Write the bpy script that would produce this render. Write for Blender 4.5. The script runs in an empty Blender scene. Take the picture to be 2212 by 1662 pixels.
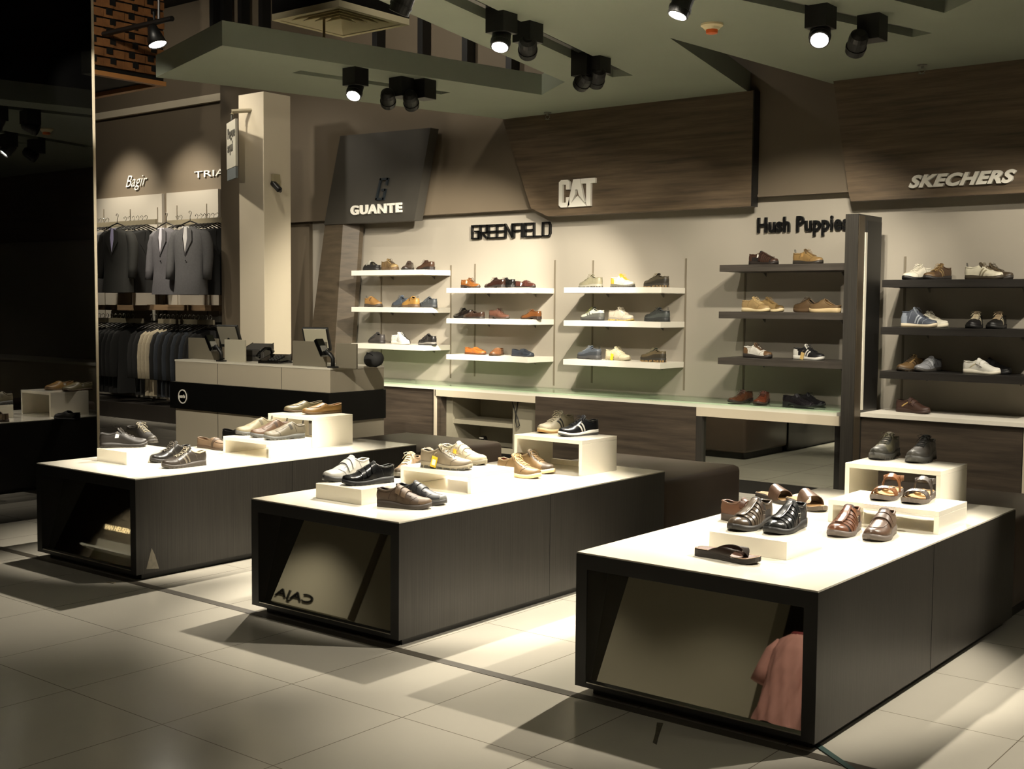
import bpy, math, random
import numpy as np
from mathutils import Vector, Matrix
from mathutils.geometry import tessellate_polygon
random.seed(7)
S = bpy.context.scene
COL = S.collection
PI = math.pi

# ---------------------------------------------------------------- camera
F_PX, YAW, PITCH, ROLL, CAMH = 2610.0, .6756, .0657, .0079, 1.5
def cam_axes():
    cy, sy = math.cos(YAW), math.sin(YAW); cp, sp = math.cos(PITCH), math.sin(PITCH)
    f = Vector((-sy*cp, cy*cp, -sp)); r = Vector((cy, sy, 0)); u = r.cross(f)
    cr, sr = math.cos(ROLL), math.sin(ROLL)
    return cr*r+sr*u, -sr*r+cr*u, f
CR, CU, CF = cam_axes()
CC = Vector((0, 0, CAMH))
cd = bpy.data.cameras.new('camera'); cam = bpy.data.objects.new('camera', cd); COL.objects.link(cam)
cd.sensor_width = 36; cd.lens = F_PX/2212*36; cd.clip_end = 100; cd.clip_start = .05
cam.matrix_world = Matrix(((CR.x, CU.x, -CF.x, 0), (CR.y, CU.y, -CF.y, 0), (CR.z, CU.z, -CF.z, CAMH), (0, 0, 0, 1)))
S.camera = cam
S.view_settings.view_transform = 'Standard'; S.view_settings.look = 'None'
S.view_settings.gamma = 1; S.view_settings.use_curve_mapping = False
S.view_settings.exposure = 1.38
def ray(u, v):
    return CR*((u-1106)/F_PX)-CU*((v-831)/F_PX)+CF
def atz(u, v, z):
    r = ray(u, v); return CC+r*((z-CAMH)/r.z)
def aty(u, v, y):
    r = ray(u, v); return CC+r*(y/r.y)
def atx(u, v, x):
    r = ray(u, v); return CC+r*(x/r.x)

# ---------------------------------------------------------------- world and light
w = bpy.data.worlds.new('world'); S.world = w; w.use_nodes = True
w.node_tree.nodes['Background'].inputs[0].default_value = (.9, .85, .7, 1)
w.node_tree.nodes['Background'].inputs[1].default_value = .02
WARM = (1, .915, .765)
def spot(loc, target, power, size=50, blend=.5, rad=.03, color=WARM, parent=None):
    l = bpy.data.lights.new('spot_beam', 'SPOT'); l.energy = power; l.spot_size = math.radians(size)
    l.spot_blend = blend; l.shadow_soft_size = rad; l.color = color
    o = bpy.data.objects.new('spot_beam', l); COL.objects.link(o)
    o.location = loc; d = Vector(target)-Vector(loc)
    o.rotation_euler = d.to_track_quat('-Z', 'Y').to_euler()
    if parent:
        o.parent = parent; o.matrix_parent_inverse = Matrix.Translation(-parent.location)
    return o
# unseen spots: some inferred from shadows, the rest added to fill plinths, wall, desk
for loc, tg, pw, sz in [
    ((-.4, 5.8, 3.15), (-2.2, 4.7, .56), 330, 40),
    ((-3.3, 4.0, 3.15), (-4.0, 4.6, .56), 150, 42),
    ((-2.6, 3.5, 3.15), (-2.3, 4.8, .56), 150, 40),
    ((-5.6, 3.6, 3.15), (-6.1, 4.7, .56), 130, 42),
    ((-5.0, 7.9, 3.15), (-5.0, 7.6, 0), 130, 60),
    ((-3.2, 7.7, 3.15), (-3.2, 7.7, 0), 40, 70),
    ((-1.9, 6.3, 3.15), (-3.2, 9.2, 1.1), 45, 50),
    ((-.9, 7.4, 3.15), (-2.6, 9.2, 1.2), 140, 52),
    ((-3.2, 7.0, 3.15), (-4.4, 9.2, 1.2), 60, 60),
    ((-4.6, 6.4, 3.15), (-6.0, 9.2, 1.2), 45, 55),
    ((-5.2, 5.2, 3.15), (-7.4, 9.2, .6), 85, 52),  # this and the next two: added fill for the lower shelf wall
    ((-3.4, 5.4, 3.15), (-5.6, 9.2, .6), 60, 52),
    ((-7.0, 5.6, 3.15), (-9.2, 9.2, 1.0), 50, 50),
    ((-5.6, 3.2, 3.15), (-8.3, 7.2, .9), 260, 40),
    ((-7.0, 4.0, 3.15), (-10.1, 8.3, 2.2), 55, 34),
]:
    spot(loc, tg, pw, sz)
for x, y, pw in [(-3, .8, 9), (0, 1.5, 9), (-6.5, .8, 9), (0.8, 4.6, 20), (-3.2, -2.5, 50), (-8.0, -2.8, 34), (-6.2, -2.8, 28), (-13.2, -3.4, 70), (1.5, 7.0, 20),
                 (-1.5, 3.0, 7), (-5.2, 2.0, 7)]:
    spot((x, y, 3.15), (x, y+.01, 0), pw, 110, .8, .12)  # unseen wide spots added as ambient fill around and behind the camera

# ---------------------------------------------------------------- materials
def lin(c):
    c = c/255; return c/12.92 if c <= .04045 else ((c+.055)/1.055)**2.4
def rgb(h):
    h = h.lstrip('#'); return tuple(lin(int(h[i:i+2], 16)) for i in (0, 2, 4))+(1,)
MATS = {}
def mat(name, col, rough=.5, metal=0, spec=.5, noise=0, nscale=(8, 8, 8), bump=0, bscale=200, coat=0, emit=None, es=0, nroughvar=0):
    key = (name, col, rough)
    if key in MATS: return MATS[key]
    m = bpy.data.materials.new(name); m.use_nodes = True; nt = m.node_tree; b = nt.nodes['Principled BSDF']
    c = rgb(col) if isinstance(col, str) else tuple(col)+(1,)
    b.inputs['Base Color'].default_value = c; b.inputs['Roughness'].default_value = rough
    b.inputs['Metallic'].default_value = metal; b.inputs['Specular IOR Level'].default_value = spec
    if coat: b.inputs['Coat Weight'].default_value = coat; b.inputs['Coat Roughness'].default_value = .06
    if noise or bump:
        tc = nt.nodes.new('ShaderNodeTexCoord'); mp = nt.nodes.new('ShaderNodeMapping')
        nt.links.new(tc.outputs['Object'], mp.inputs[0]); mp.inputs['Scale'].default_value = nscale
        n = nt.nodes.new('ShaderNodeTexNoise'); n.inputs['Scale'].default_value = 1; n.inputs['Detail'].default_value = 5
        nt.links.new(mp.outputs[0], n.inputs['Vector'])
        if noise:
            cr = nt.nodes.new('ShaderNodeValToRGB')
            cr.color_ramp.elements[0].position = .3; cr.color_ramp.elements[1].position = .7
            cr.color_ramp.elements[0].color = tuple(x*(1-noise) for x in c[:3])+(1,)
            cr.color_ramp.elements[1].color = tuple(min(1, x*(1+noise)) for x in c[:3])+(1,)
            nt.links.new(n.outputs['Fac'], cr.inputs[0]); nt.links.new(cr.outputs[0], b.inputs['Base Color'])
        if bump:
            n2 = nt.nodes.new('ShaderNodeTexNoise'); n2.inputs['Scale'].default_value = bscale; n2.inputs['Detail'].default_value = 3
            nt.links.new(tc.outputs['Object'], n2.inputs['Vector'])
            bp = nt.nodes.new('ShaderNodeBump'); bp.inputs['Strength'].default_value = bump; bp.inputs['Distance'].default_value = .002
            nt.links.new(n2.outputs['Fac'], bp.inputs['Height']); nt.links.new(bp.outputs[0], b.inputs['Normal'])
    if emit:
        b.inputs['Emission Color'].default_value = tuple(emit)+(1,); b.inputs['Emission Strength'].default_value = es
    MATS[key] = m; return m

def floor_mat():
    m = bpy.data.materials.new('polished_tile'); m.use_nodes = True; nt = m.node_tree; b = nt.nodes['Principled BSDF']
    tc = nt.nodes.new('ShaderNodeTexCoord'); sx = nt.nodes.new('ShaderNodeSeparateXYZ'); nt.links.new(tc.outputs['Object'], sx.inputs[0])
    def line(out, off):
        a = nt.nodes.new('ShaderNodeMath'); a.operation = 'ADD'; a.inputs[1].default_value = -off+60.2
        nt.links.new(out, a.inputs[0])
        p = nt.nodes.new('ShaderNodeMath'); p.operation = 'PINGPONG'; p.inputs[1].default_value = .301
        nt.links.new(a.outputs[0], p.inputs[0])
        g = nt.nodes.new('ShaderNodeMath'); g.operation = 'LESS_THAN'; g.inputs[1].default_value = .0018
        nt.links.new(p.outputs[0], g.inputs[0]); return g.outputs[0]
    mx = nt.nodes.new('ShaderNodeMath'); mx.operation = 'MAXIMUM'
    nt.links.new(line(sx.outputs[0], -4.2007), mx.inputs[0]); nt.links.new(line(sx.outputs[1], 2.513), mx.inputs[1])
    n = nt.nodes.new('ShaderNodeTexNoise'); n.inputs['Scale'].default_value = 1.6; n.inputs['Detail'].default_value = 6
    nt.links.new(tc.outputs['Object'], n.inputs['Vector'])
    cr = nt.nodes.new('ShaderNodeValToRGB'); cr.color_ramp.elements[0].color = (.38, .355, .30, 1); cr.color_ramp.elements[1].color = (.45, .42, .355, 1)
    nt.links.new(n.outputs['Fac'], cr.inputs[0])
    mix = nt.nodes.new('ShaderNodeMix'); mix.data_type = 'RGBA'
    nt.links.new(mx.outputs[0], mix.inputs['Factor']); nt.links.new(cr.outputs[0], mix.inputs['A']); mix.inputs['B'].default_value = (.13, .11, .085, 1)
    nt.links.new(mix.outputs['Result'], b.inputs['Base Color'])
    b.inputs['Roughness'].default_value = .13; b.inputs['Specular IOR Level'].default_value = .45
    r = nt.nodes.new('ShaderNodeMapRange'); r.inputs[3].default_value = .10; r.inputs[4].default_value = .22
    nt.links.new(n.outputs['Fac'], r.inputs[0]); nt.links.new(r.outputs[0], b.inputs['Roughness'])
    return m
def wood_mat(name, c1, c2, axis_scale, rough=.45, spec=.4, plank=0):
    m = bpy.data.materials.new(name); m.use_nodes = True; nt = m.node_tree; b = nt.nodes['Principled BSDF']
    tc = nt.nodes.new('ShaderNodeTexCoord'); mp = nt.nodes.new('ShaderNodeMapping'); mp.inputs['Scale'].default_value = axis_scale
    nt.links.new(tc.outputs['Object'], mp.inputs[0])
    n = nt.nodes.new('ShaderNodeTexNoise'); n.inputs['Scale'].default_value = 1; n.inputs['Detail'].default_value = 8; n.inputs['Roughness'].default_value = .65
    nt.links.new(mp.outputs[0], n.inputs['Vector'])
    cr = nt.nodes.new('ShaderNodeValToRGB'); cr.color_ramp.elements[0].position = .32; cr.color_ramp.elements[1].position = .70
    cr.color_ramp.elements[0].color = rgb(c1); cr.color_ramp.elements[1].color = rgb(c2)
    nt.links.new(n.outputs['Fac'], cr.inputs[0])
    out = cr.outputs[0]
    nt.links.new(out, b.inputs['Base Color'])
    b.inputs['Roughness'].default_value = rough; b.inputs['Specular IOR Level'].default_value = spec
    bp = nt.nodes.new('ShaderNodeBump'); bp.inputs['Strength'].default_value = .25; bp.inputs['Distance'].default_value = .001
    nt.links.new(n.outputs['Fac'], bp.inputs['Height']); nt.links.new(bp.outputs[0], b.inputs['Normal'])
    return m
def glass_mat():
    m = bpy.data.materials.new('clear_glass'); m.use_nodes = True; nt = m.node_tree
    for nd in list(nt.nodes): nt.nodes.remove(nd)
    o = nt.nodes.new('ShaderNodeOutputMaterial'); t = nt.nodes.new('ShaderNodeBsdfTransparent'); t.inputs[0].default_value = (.86, .93, .87, 1)
    g = nt.nodes.new('ShaderNodeBsdfGlossy'); g.inputs['Roughness'].default_value = .03
    fr = nt.nodes.new('ShaderNodeFresnel'); fr.inputs[0].default_value = 1.5
    mx = nt.nodes.new('ShaderNodeMixShader'); ge = nt.nodes.new('ShaderNodeNewGeometry'); iv = nt.nodes.new('ShaderNodeMath'); iv.operation = 'SUBTRACT'; iv.inputs[0].default_value = 1; nt.links.new(ge.outputs['Backfacing'], iv.inputs[1])
    ml_ = nt.nodes.new('ShaderNodeMath'); ml_.operation = 'MULTIPLY'; nt.links.new(iv.outputs[0], ml_.inputs[0]); nt.links.new(fr.outputs[0], ml_.inputs[1]); nt.links.new(ml_.outputs[0], mx.inputs[0]); nt.links.new(t.outputs[0], mx.inputs[1]); nt.links.new(g.outputs[0], mx.inputs[2])
    nt.links.new(mx.outputs[0], o.inputs[0]); return m
M = dict(
    floor=floor_mat(),
    strip=mat('dark_strip', '#4b463d', .35, noise=.12, nscale=(20, 20, 20)),
    plinth=wood_mat('black_stained_veneer', '#23211e', '#37342f', (170, 170, 2.2), .36, .45),
    plinth_end=mat('black_laminate', '#141311', .4),
    fascia=wood_mat('dark_walnut_boards', '#40362b', '#6c5c48', (1.2, 3, 22), .45),
    cabinet=wood_mat('dark_walnut_panel', '#2f2923', '#4f453a', (1.5, 3, 22), .4),
    white=mat('white_lacquer', '#ece6d6', .16, coat=.5),
    white_m=mat('white_laminate', '#dcd6c8', .4, noise=.015),
    cream=mat('cream_panel', '#bdb29c', .55, noise=.03, nscale=(1, 1, 1)),
    wallpale=mat('pale_wall_paint', '#989184', .7, noise=.03, nscale=(.7, .7, .7)),
    brown=mat('brown_wall_paint', '#5f5444', .7, noise=.06, nscale=(.8, .8, .8)),
    ceil=mat('dark_green_grey_paint', '#868c7d', .75, noise=.05, nscale=(1.2, 1.2, 1.2)),
    ceilhi=mat('black_paint', '#171613', .8, noise=.1),
    black=mat('matte_black', '#0c0c0b', .45),
    blackgl=mat('gloss_black', '#060606', .1, spec=.9),
    blackwall=mat('polished_black_panel', '#040404', .012, spec=.5, noise=.2, nscale=(2, 2, 2)),
    mirror=mat('mirror', '#c9ccc4', .015, metal=1),
    steel=mat('brushed_steel', '#a8a69e', .3, metal=1),
    glass=glass_mat(),
    bench=mat('brown_leatherette', '#51443a', .36, noise=.05, bump=.15, bscale=260),
    blackshelf=wood_mat('black_oak_shelf', '#1c1a18', '#2b2825', (2, 5, 40), .4),
    darkshelf=wood_mat('dark_oak_shelf', '#34302b', '#4c4640', (2, 5, 40), .4),
    orange=mat('orange_plastic', '#e0682a', .4),
    lattice=wood_mat('reddish_wood', '#5a3a20', '#7d5430', (6, 6, 6), .5),
)

M['blackwall'].node_tree.nodes['Principled BSDF'].inputs['IOR'].default_value = 1.9
# ---------------------------------------------------------------- mesh helpers
class MB:
    def __init__(s): s.v = []; s.f = []; s.m = []
    def add(s, vs, fs, m=0):
        o = len(s.v); s.v += [tuple(p) for p in vs]
        for f in fs: s.f.append(tuple(i+o for i in f)); s.m.append(m)
        return s
    def box(s, x0, y0, z0, x1, y1, z1, m=0):
        return s.add([(x0, y0, z0), (x1, y0, z0), (x1, y1, z0), (x0, y1, z0), (x0, y0, z1), (x1, y0, z1), (x1, y1, z1), (x0, y1, z1)],
                     [(0, 3, 2, 1), (4, 5, 6, 7), (0, 1, 5, 4), (1, 2, 6, 5), (2, 3, 7, 6), (3, 0, 4, 7)], m)
    def obox(s, c, sz, rot, m=0):
        a, b, d = [k/2 for k in sz]; R = rot.to_matrix() if hasattr(rot, 'to_matrix') else rot
        P = [Vector(c)+R @ Vector(q) for q in [(-a, -b, -d), (a, -b, -d), (a, b, -d), (-a, b, -d), (-a, -b, d), (a, -b, d), (a, b, d), (-a, b, d)]]
        return s.add(P, [(0, 3, 2, 1), (4, 5, 6, 7), (0, 1, 5, 4), (1, 2, 6, 5), (2, 3, 7, 6), (3, 0, 4, 7)], m)
    def prism(s, poly, d, m=0):
        """poly: list of 3d points (planar), d: extrude vector"""
        n = len(poly); P = [Vector(p) for p in poly]; Q = [p+Vector(d) for p in P]
        tri = tessellate_polygon([P])
        s.add(P+Q, [tuple(t) for t in tri]+[tuple(i+n for i in reversed(t)) for t in tri]+[(i, (i+1) % n, (i+1) % n+n, i+n) for i in range(n)], m)
        return s
    def grid(s, fn, nu, nv, m=0, mf=None, closev=False):
        o = len(s.v)
        for i in range(nu+1):
            for j in range(nv+(0 if closev else 1)):
                s.v.append(tuple(fn(i/nu, j/nv)))
        k = nv if closev else nv+1
        for i in range(nu):
            for j in range(nv):
                j2 = (j+1) % k
                s.f.append((o+i*k+j, o+(i+1)*k+j, o+(i+1)*k+j2, o+i*k+j2))
                s.m.append(mf((i+.5)/nu, (j+.5)/nv) if mf else m)
        return s
    def tube(s, pts, r, n=6, m=0, closed=False):
        P = [Vector(p) for p in pts]; L = len(P); rs = r if isinstance(r, (list, tuple)) else [r]*L
        o = len(s.v); up = Vector((0.123, .31, .94)).normalized()
        for i in range(L):
            a = P[(i-1) % L] if closed else P[max(i-1, 0)]; b = P[(i+1) % L] if closed else P[min(i+1, L-1)]
            t = (b-a); t = t.normalized() if t.length > 1e-9 else Vector((1, 0, 0))
            x = t.cross(up); x = x.normalized() if x.length > 1e-4 else t.cross(Vector((1, 0, 0))).normalized()
            y = t.cross(x)
            for j in range(n):
                an = 2*PI*j/n; s.v.append(tuple(P[i]+(x*math.cos(an)+y*math.sin(an))*rs[i]))
        for i in range(L if closed else L-1):
            i2 = (i+1) % L
            for j in range(n):
                s.f.append((o+i*n+j, o+i*n+(j+1) % n, o+i2*n+(j+1) % n, o+i2*n+j)); s.m.append(m)
        if not closed:
            s.f.append(tuple(o+j for j in reversed(range(n)))); s.m.append(m)
            s.f.append(tuple(o+(L-1)*n+j for j in range(n))); s.m.append(m)
        return s
    def lathe(s, prof, n=24, m=0, c=(0, 0, 0), R=None):
        o = len(s.v); R = R or Matrix.Identity(3)
        for r, z in prof:
            for j in range(n):
                a = 2*PI*j/n; s.v.append(tuple(Vector(c)+R @ Vector((r*math.cos(a), r*math.sin(a), z))))
        for i in range(len(prof)-1):
            for j in range(n):
                s.f.append((o+i*n+j, o+i*n+(j+1) % n, o+(i+1)*n+(j+1) % n, o+(i+1)*n+j)); s.m.append(m)
        s.f.append(tuple(o+j for j in reversed(range(n)))); s.m.append(m)
        s.f.append(tuple(o+(len(prof)-1)*n+j for j in range(n))); s.m.append(m)
        return s
    def build(s, name, mats, parent=None, smooth=False, bevel=0, merge=False, solid=0):
        me = bpy.data.meshes.new(name); me.from_pydata(s.v, [], s.f); me.validate()
        mats = mats if isinstance(mats, (list, tuple)) else [mats]
        for mm in mats: me.materials.append(mm)
        if len(me.polygons) == len(s.m): me.polygons.foreach_set('material_index', s.m)
        if smooth: me.polygons.foreach_set('use_smooth', [True]*len(me.polygons))
        if merge:
            import bmesh
            bm = bmesh.new(); bm.from_mesh(me); bmesh.ops.remove_doubles(bm, verts=bm.verts, dist=2e-5)
            bmesh.ops.recalc_face_normals(bm, faces=bm.faces); bm.to_mesh(me); bm.free()
        me.update()
        o = bpy.data.objects.new(name, me); COL.objects.link(o)
        if parent: o.parent = parent
        if bevel:
            b = o.modifiers.new('bevel', 'BEVEL'); b.width = bevel; b.segments = 2; b.limit_method = 'ANGLE'
        if solid:
            b = o.modifiers.new('solid', 'SOLIDIFY'); b.thickness = solid
        return o
def tag(o, label=None, cat=None, group=None, kind=None):
    if label: o['label'] = label
    if cat: o['category'] = cat
    if group: o['group'] = group
    if kind: o['kind'] = kind
    return o
def thing(name, label, cat, loc=(0, 0, 0), rz=0, group=None):
    o = bpy.data.objects.new(name, None); COL.objects.link(o); o.empty_display_size = .05
    o.location = loc; o.rotation_euler = (0, 0, rz); return tag(o, label, cat, group)
def struct(o, label=None): o['kind'] = 'structure'; return tag(o, label)
def copy_tree(o, parent=None):
    c = o.copy(); COL.objects.link(c); c.parent = parent
    for ch in list(o.children): copy_tree(ch, c)
    return c

# ---------------------------------------------------------------- setting
YW, YB, ZC = 9.25, 9.15, 3.27
mb = MB().box(-20, -9, -.1, 5, 11, 0); struct(mb.build('floor', M['floor']), 'glossy beige tiled shop floor')
mb = MB().box(-20, 3.70, 0, 5, 3.75, .0015); struct(mb.build('trim_1', M['strip']), 'dark strip let into the floor along the display plinths')
# pale shelf wall and brown wall above it
xl = -10.9
struct(MB().box(xl, YW, 0, 4.6, YW+.2, 2.6).build('wall_back', M['wallpale']), 'pale back wall behind the shoe shelves')
gy = [aty(u, v, YW).x for u, v in [(1198, 700), (1481, 700)]]
struct(MB().box(-10.9, YB, 2.41, 4.6, YB+.3, 5.3).box(-10.9, YB-.012, 2.41, 4.6, YB, 2.43).build('wall_back_upper', M['brown']), 'brown upper back wall above the shelves')
struct(MB().box(-16.5, 9.6, 0, -10.6, 9.8, 5.3).build('wall_far_left', M['brown']), 'brown wall behind the suit rails')
struct(MB().box(-16.5, 9.54, 4.0, -10.6, 9.6, 4.09).build('trim_2', M['cream']), 'pale moulding on the brown wall above the suits')
struct(MB().box(4.4, -9, 0, 4.6, 9.25, 5.3).build('wall_right', M['brown']))
struct(MB().box(-20, -8.9, 0, 4.6, -8.7, 5.3).build('wall_front', M['brown']))
struct(MB().box(-20, -9, 0, -19.8, 11, 5.3).build('wall_left', M['brown']))
# black polished wall end on the left
X0 = -7.73
bl = MB().box(X0-.9, 2.3, 0, X0, 4.88, 5.29).build('wall_left_black', M['blackwall']); struct(bl, 'polished black wall panel at the left edge mirroring the shop')
struct(MB().box(X0-.9, 4.881, 0, X0+.004, 4.9, 5.29).build('trim_3', M['cream']), 'thin pale edge of the polished black wall')
# pier behind the white column
pa, pb = aty(478, 500, 9.2).x, aty(668, 500, 9.2).x
struct(MB().box(pa, 9.2, 0, pb, 9.598, 5.29).build('wall_pier', M['brown']), 'brown pier beside the suit wall')
# white column
struct(MB().box(-10.274, 8.2, 0, -9.872, 8.56, 3.67).build('wall_column', M['cream'], bevel=.004), 'pale square column behind the cash desk')

# ceiling slab with its openings
def P2(u, v): p = atz(u, v, ZC); return (p.x, p.y)
sL, sN, sF = P2(337, 167), P2(480, 98), P2(1095, 258)
o1, o2, o3 = P2(1170, 205), P2(1220, 177), P2(818, 0)
k = 2.6; o4 = (o2[0]+(o3[0]-o2[0])*k, o2[1]+(o3[1]-o2[1])*k)
t0, t1, t2 = P2(1447, 82), P2(1622, 202), P2(1795, 180)
def ext(a, b, yy): s_ = (yy-a[1])/(b[1]-a[1]); return (a[0]+(b[0]-a[0])*s_, yy)
t1e, t2e = ext(t0, t1, YW), ext(t0, t2, YW)
outer = [sL, sN, o1, o2, o4, (-3.0, -8.8), (4.5, -8.8), (4.5, YW), t2e, t0, t1e, (sF[0], YW), sF]
n1, n2, n3 = P2(1930, 0), P2(2040, 28), P2(2100, 0)
hole = [n2, (n2[0]+(n1[0]-n2[0])*3, n2[1]+(n1[1]-n2[1])*3), (n2[0]+(n1[0]-n2[0])*3+(n3[0]-n2[0])*2.5, n2[1]+(n1[1]-n2[1])*3+(n3[1]-n2[1])*2.5), (n2[0]+(n3[0]-n2[0])*2.5, n2[1]+(n3[1]-n2[1])*2.5)]
tracks = []
def slot(a, b, wd):
    a = Vector(a); b = Vector(b); d = (b-a).normalized(); n = Vector((-d.y, d.x))*wd/2
    return [tuple(a+n), tuple(b+n), tuple(b-n), tuple(a-n)]
T1a, T1b = P2(968, -12), P2(1345, 165)
T2a, T2b = P2(1625, -5), P2(1992, 76)
T3a, T3b = P2(640, 155), P2(963, 202)
Vd = (Vector(T1a)-Vector(T1b)); T1a = tuple(Vector(T1b)+Vd*1.6)
Vd = (Vector(T2a)-Vector(T2b)); T2a = tuple(Vector(T2b)+Vd*1.7)
slots = [slot(T1a, T1b, .17), slot(T2a, T2b, .15), slot(T3a, T3b, .13)]
loops = [outer, hole]+slots
P3 = [[Vector((x, y, 0)) for x, y in lp] for lp in loops]
tri = tessellate_polygon(P3)
flat = [p for lp in loops for p in lp]
mb = MB(); n = len(flat)
mb.add([(x, y, ZC) for x, y in flat]+[(x, y, ZC+.17) for x, y in flat], [tuple(t) for t in tri]+[tuple(i+n for i in t) for t in tri])
o = 0
for lp in loops:
    L = len(lp)
    for i in range(L):
        mb.f.append((o+i, o+(i+1) % L, o+(i+1) % L+n, o+i+n)); mb.m.append(0)
    o += L
struct(mb.build('ceiling', M['ceil'], merge=True), 'dark green-grey dropped ceiling with angular openings')
for sl in slots: struct(MB().prism([(x, y, ZC+.115) for x, y in sl], (0, 0, .05)).build('ceiling_slot', M['black']), 'black backing inside a recessed lighting slot')
struct(MB().box(-20, -9, 5.3, 5, 11, 5.4).build('ceiling_upper', M['ceilhi']), 'black upper ceiling seen through the openings')
# dark vertical slats against the upper wall
for i, (u, v) in enumerate([(454, 105), (477, 108), (515, 115), (560, 122), (806, 170), (904, 190), (1000, 200), (1095, 205)]):
    p = aty(u, v, 9.0)
    struct(MB().box(p.x-.035, 9.02, p.z, p.x+.035, 9.14, 5.28).build('trim_%d' % (10+i), M['black']), 'black vertical slat on the upper brown wall')

# ---- wooden lattice ceiling over the suits
cz = 4.0; cp = atz(359, 177, cz)
lt = thing('lattice_screen', 'reddish wooden lattice screen hanging high over the suit area', 'lattice screen', (0, 0, 0))
mb = MB(); mbh = MB()
for i in range(12):
    z = cz+.06+i*.105
    for j in range(40):
        y = cp.y-.01-j*.13
        o_ = .012 if (i+j) % 2 else 0
        mb.box(cp.x-.05, y-.128, z, cp.x-.02+o_, y, z+.085)
    for j in range(16):
        y = cp.y-.16-j*.52+(.0 if i % 2 else .04)
        for dy in (0, -.24): mb.box(cp.x-.019, y+dy-.07, z+.03, cp.x-.004, y+dy, z+.10, 1)
mb.build('lattice', [M['lattice'], M['black']], lt)
MB().box(cp.x-.07, cp.y-5, cz+.0, cp.x-.051, cp.y, cz+1.28).build('backing', M['black'], lt)
ob = mat('orange_brown_wood', '#a2703f', .5)
MB().box(cp.x-.08, cp.y-5, cz-.05, cp.x, cp.y, cz).box(cp.x-4.0, cp.y-.08, cz-.05, cp.x-.08, cp.y, cz).build('frame', ob, lt)
MB().box(cp.x-4.0, cp.y-5, cz+.001, cp.x-.081, cp.y-.0, cz+.02).build('soffit', M['ceilhi'], lt)

# ---- air vent
a, b, c_, d = [atz(u, v, 3.95) for u, v in [(605, 47), (735, 78), (868, 50), (735, 15)]]
cx, cyy = (a.x+c_.x)/2, (a.y+c_.y)/2; hs = .42
vt = thing('air_vent', 'square pale louvred air vent in the high ceiling', 'air vent', (cx, cyy, 3.95))
mb = MB()
def ring(mb, r0, r1, z0, z1, m=0):
    q = lambda r, z: [(-r, -r, z), (r, -r, z), (r, r, z), (-r, r, z)]
    mb.add(q(r0, z0)+q(r1, z1), [(i, (i+1) % 4, (i+1) % 4+4, i+4) for i in range(4)], m)
ring(mb, hs, hs-.05, 0, 0); ring(mb, hs, hs, 0, .05)
mb.build('frame', mat('vent_paint', '#e9dcb6', .6), vt, solid=.004)
mb = MB()
for i in range(5):
    r = hs-.05-i*.07; ring(mb, r, r-.055, .005, .05)
mb.build('louvre', mat('vent_paint', '#e9dcb6', .6), vt, solid=.004)
MB().box(-hs, -hs, .055, hs, hs, .3).build('duct', M['black'], vt)
p = atz(700, 50, 3.9)
tag(MB().box(p.x-.012, p.y-.004, 3.62, p.x+.012, p.y+.004, 3.95).build('hanging_strip', mat('tan_strip', '#8d7b55', .6)), 'narrow tan strip dangling below the air vent', 'strip')

# ---------------------------------------------------------------- display plinths
PX = [-5.567, -3.617, -1.682]; PY, PW, PL, PH = 3.74, .99, 2.18, .5566
names = ['leftmost', 'middle', 'rightmost']
def plinth(i):
    x1 = PX[i]; t = thing('display_plinth', ['long dark display plinth with white top nearest the black wall, leftmost of three', 'long dark display plinth with white top standing between the other two', 'long dark display plinth with white top at the right, nearest the camera'][i], 'display plinth', (x1-PW/2, PY, 0))
    h = PW/2; j = .05
    mb = MB()
    # outer carcass as an open-ended sleeve
    mb.box(h-j, 0, .035, h, PL, PH-.006); mb.box(-h, 0, .035, -h+j, PL, PH-.006)
    mb.box(-h+j, 0, PH-.062, h-j, PL, PH-.006); mb.box(-h+j, 0, .035, h-j, PL, .052)
    mb.box(-h+j, PL-.03, .052, h-j, PL, PH-.062); mb.box(-h+j, .5, .052, h-j, .52, PH-.062)
    mb.build('carcass', M['plinth'], t)
    MB().box(-h, -.002, .035, -h+j, 0, PH-.006).box(h-j, -.002, .035, h, 0, PH-.006).box(-h+j, -.002, PH-.062, h-j, 0, PH-.006).box(-h+j, -.002, .035, h-j, 0, .052).build('front_frame', M['plinth_end'], t)  # near faces set blacker than the sides, their shade put into the colour
    MB().box(-h+j, 0, .053, -h+j+.001, .3, PH-.063).box(h-j-.001, 0, .053, h-j, .3, PH-.063).box(-h+j+.001, 0, PH-.0632, h-j-.001, .3, PH-.0622).build('recess_lining', M['plinth_end'], t)
    MB().box(-h+.002, .0005, PH-.006, h-.002, PL, PH).build('top', M['white'], t)
    mb = MB().box(-h+.05, .05, 0, h-.03, PL-.04, .035); mb.build('toe_kick', M['plinth_end'], t)
    y0, z0, y1, z1 = .035, .052, .155, PH-.062
    d = Vector((0, y1-y0, z1-z0)).normalized(); nrm = Vector((0, d.z, -d.y))*.006
    mb = MB().prism([(-h+j, y0, z0), (h-j, y0, z0), (h-j, y1, z1), (-h+j, y1, z1)], nrm)
    mb.build('mirror', M['mirror'], t)
    MB().box(-h+j, .0, .052, h-j, .03, .057).build('mirror_ledge', M['steel'], t)
    xs = h+.0006
    for yy in (1.09,):
        MB().box(h, yy-.0015, .036, h+.0008, yy+.0015, PH-.007).build('panel_joint', M['black'], t)
    return t
plinths = [plinth(i) for i in range(3)]
MB().add([(PW/2+.0007, .06, .06), (PW/2+.0007, .14, .05), (PW/2+.0007, .115, .13), (PW/2+.0007, .095, .17)], [(0, 1, 2, 3)]).build('scuff', mat('scuffed_patch', '#7d7666', .6, noise=.2, nscale=(30, 30, 30)), plinths[0])
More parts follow.
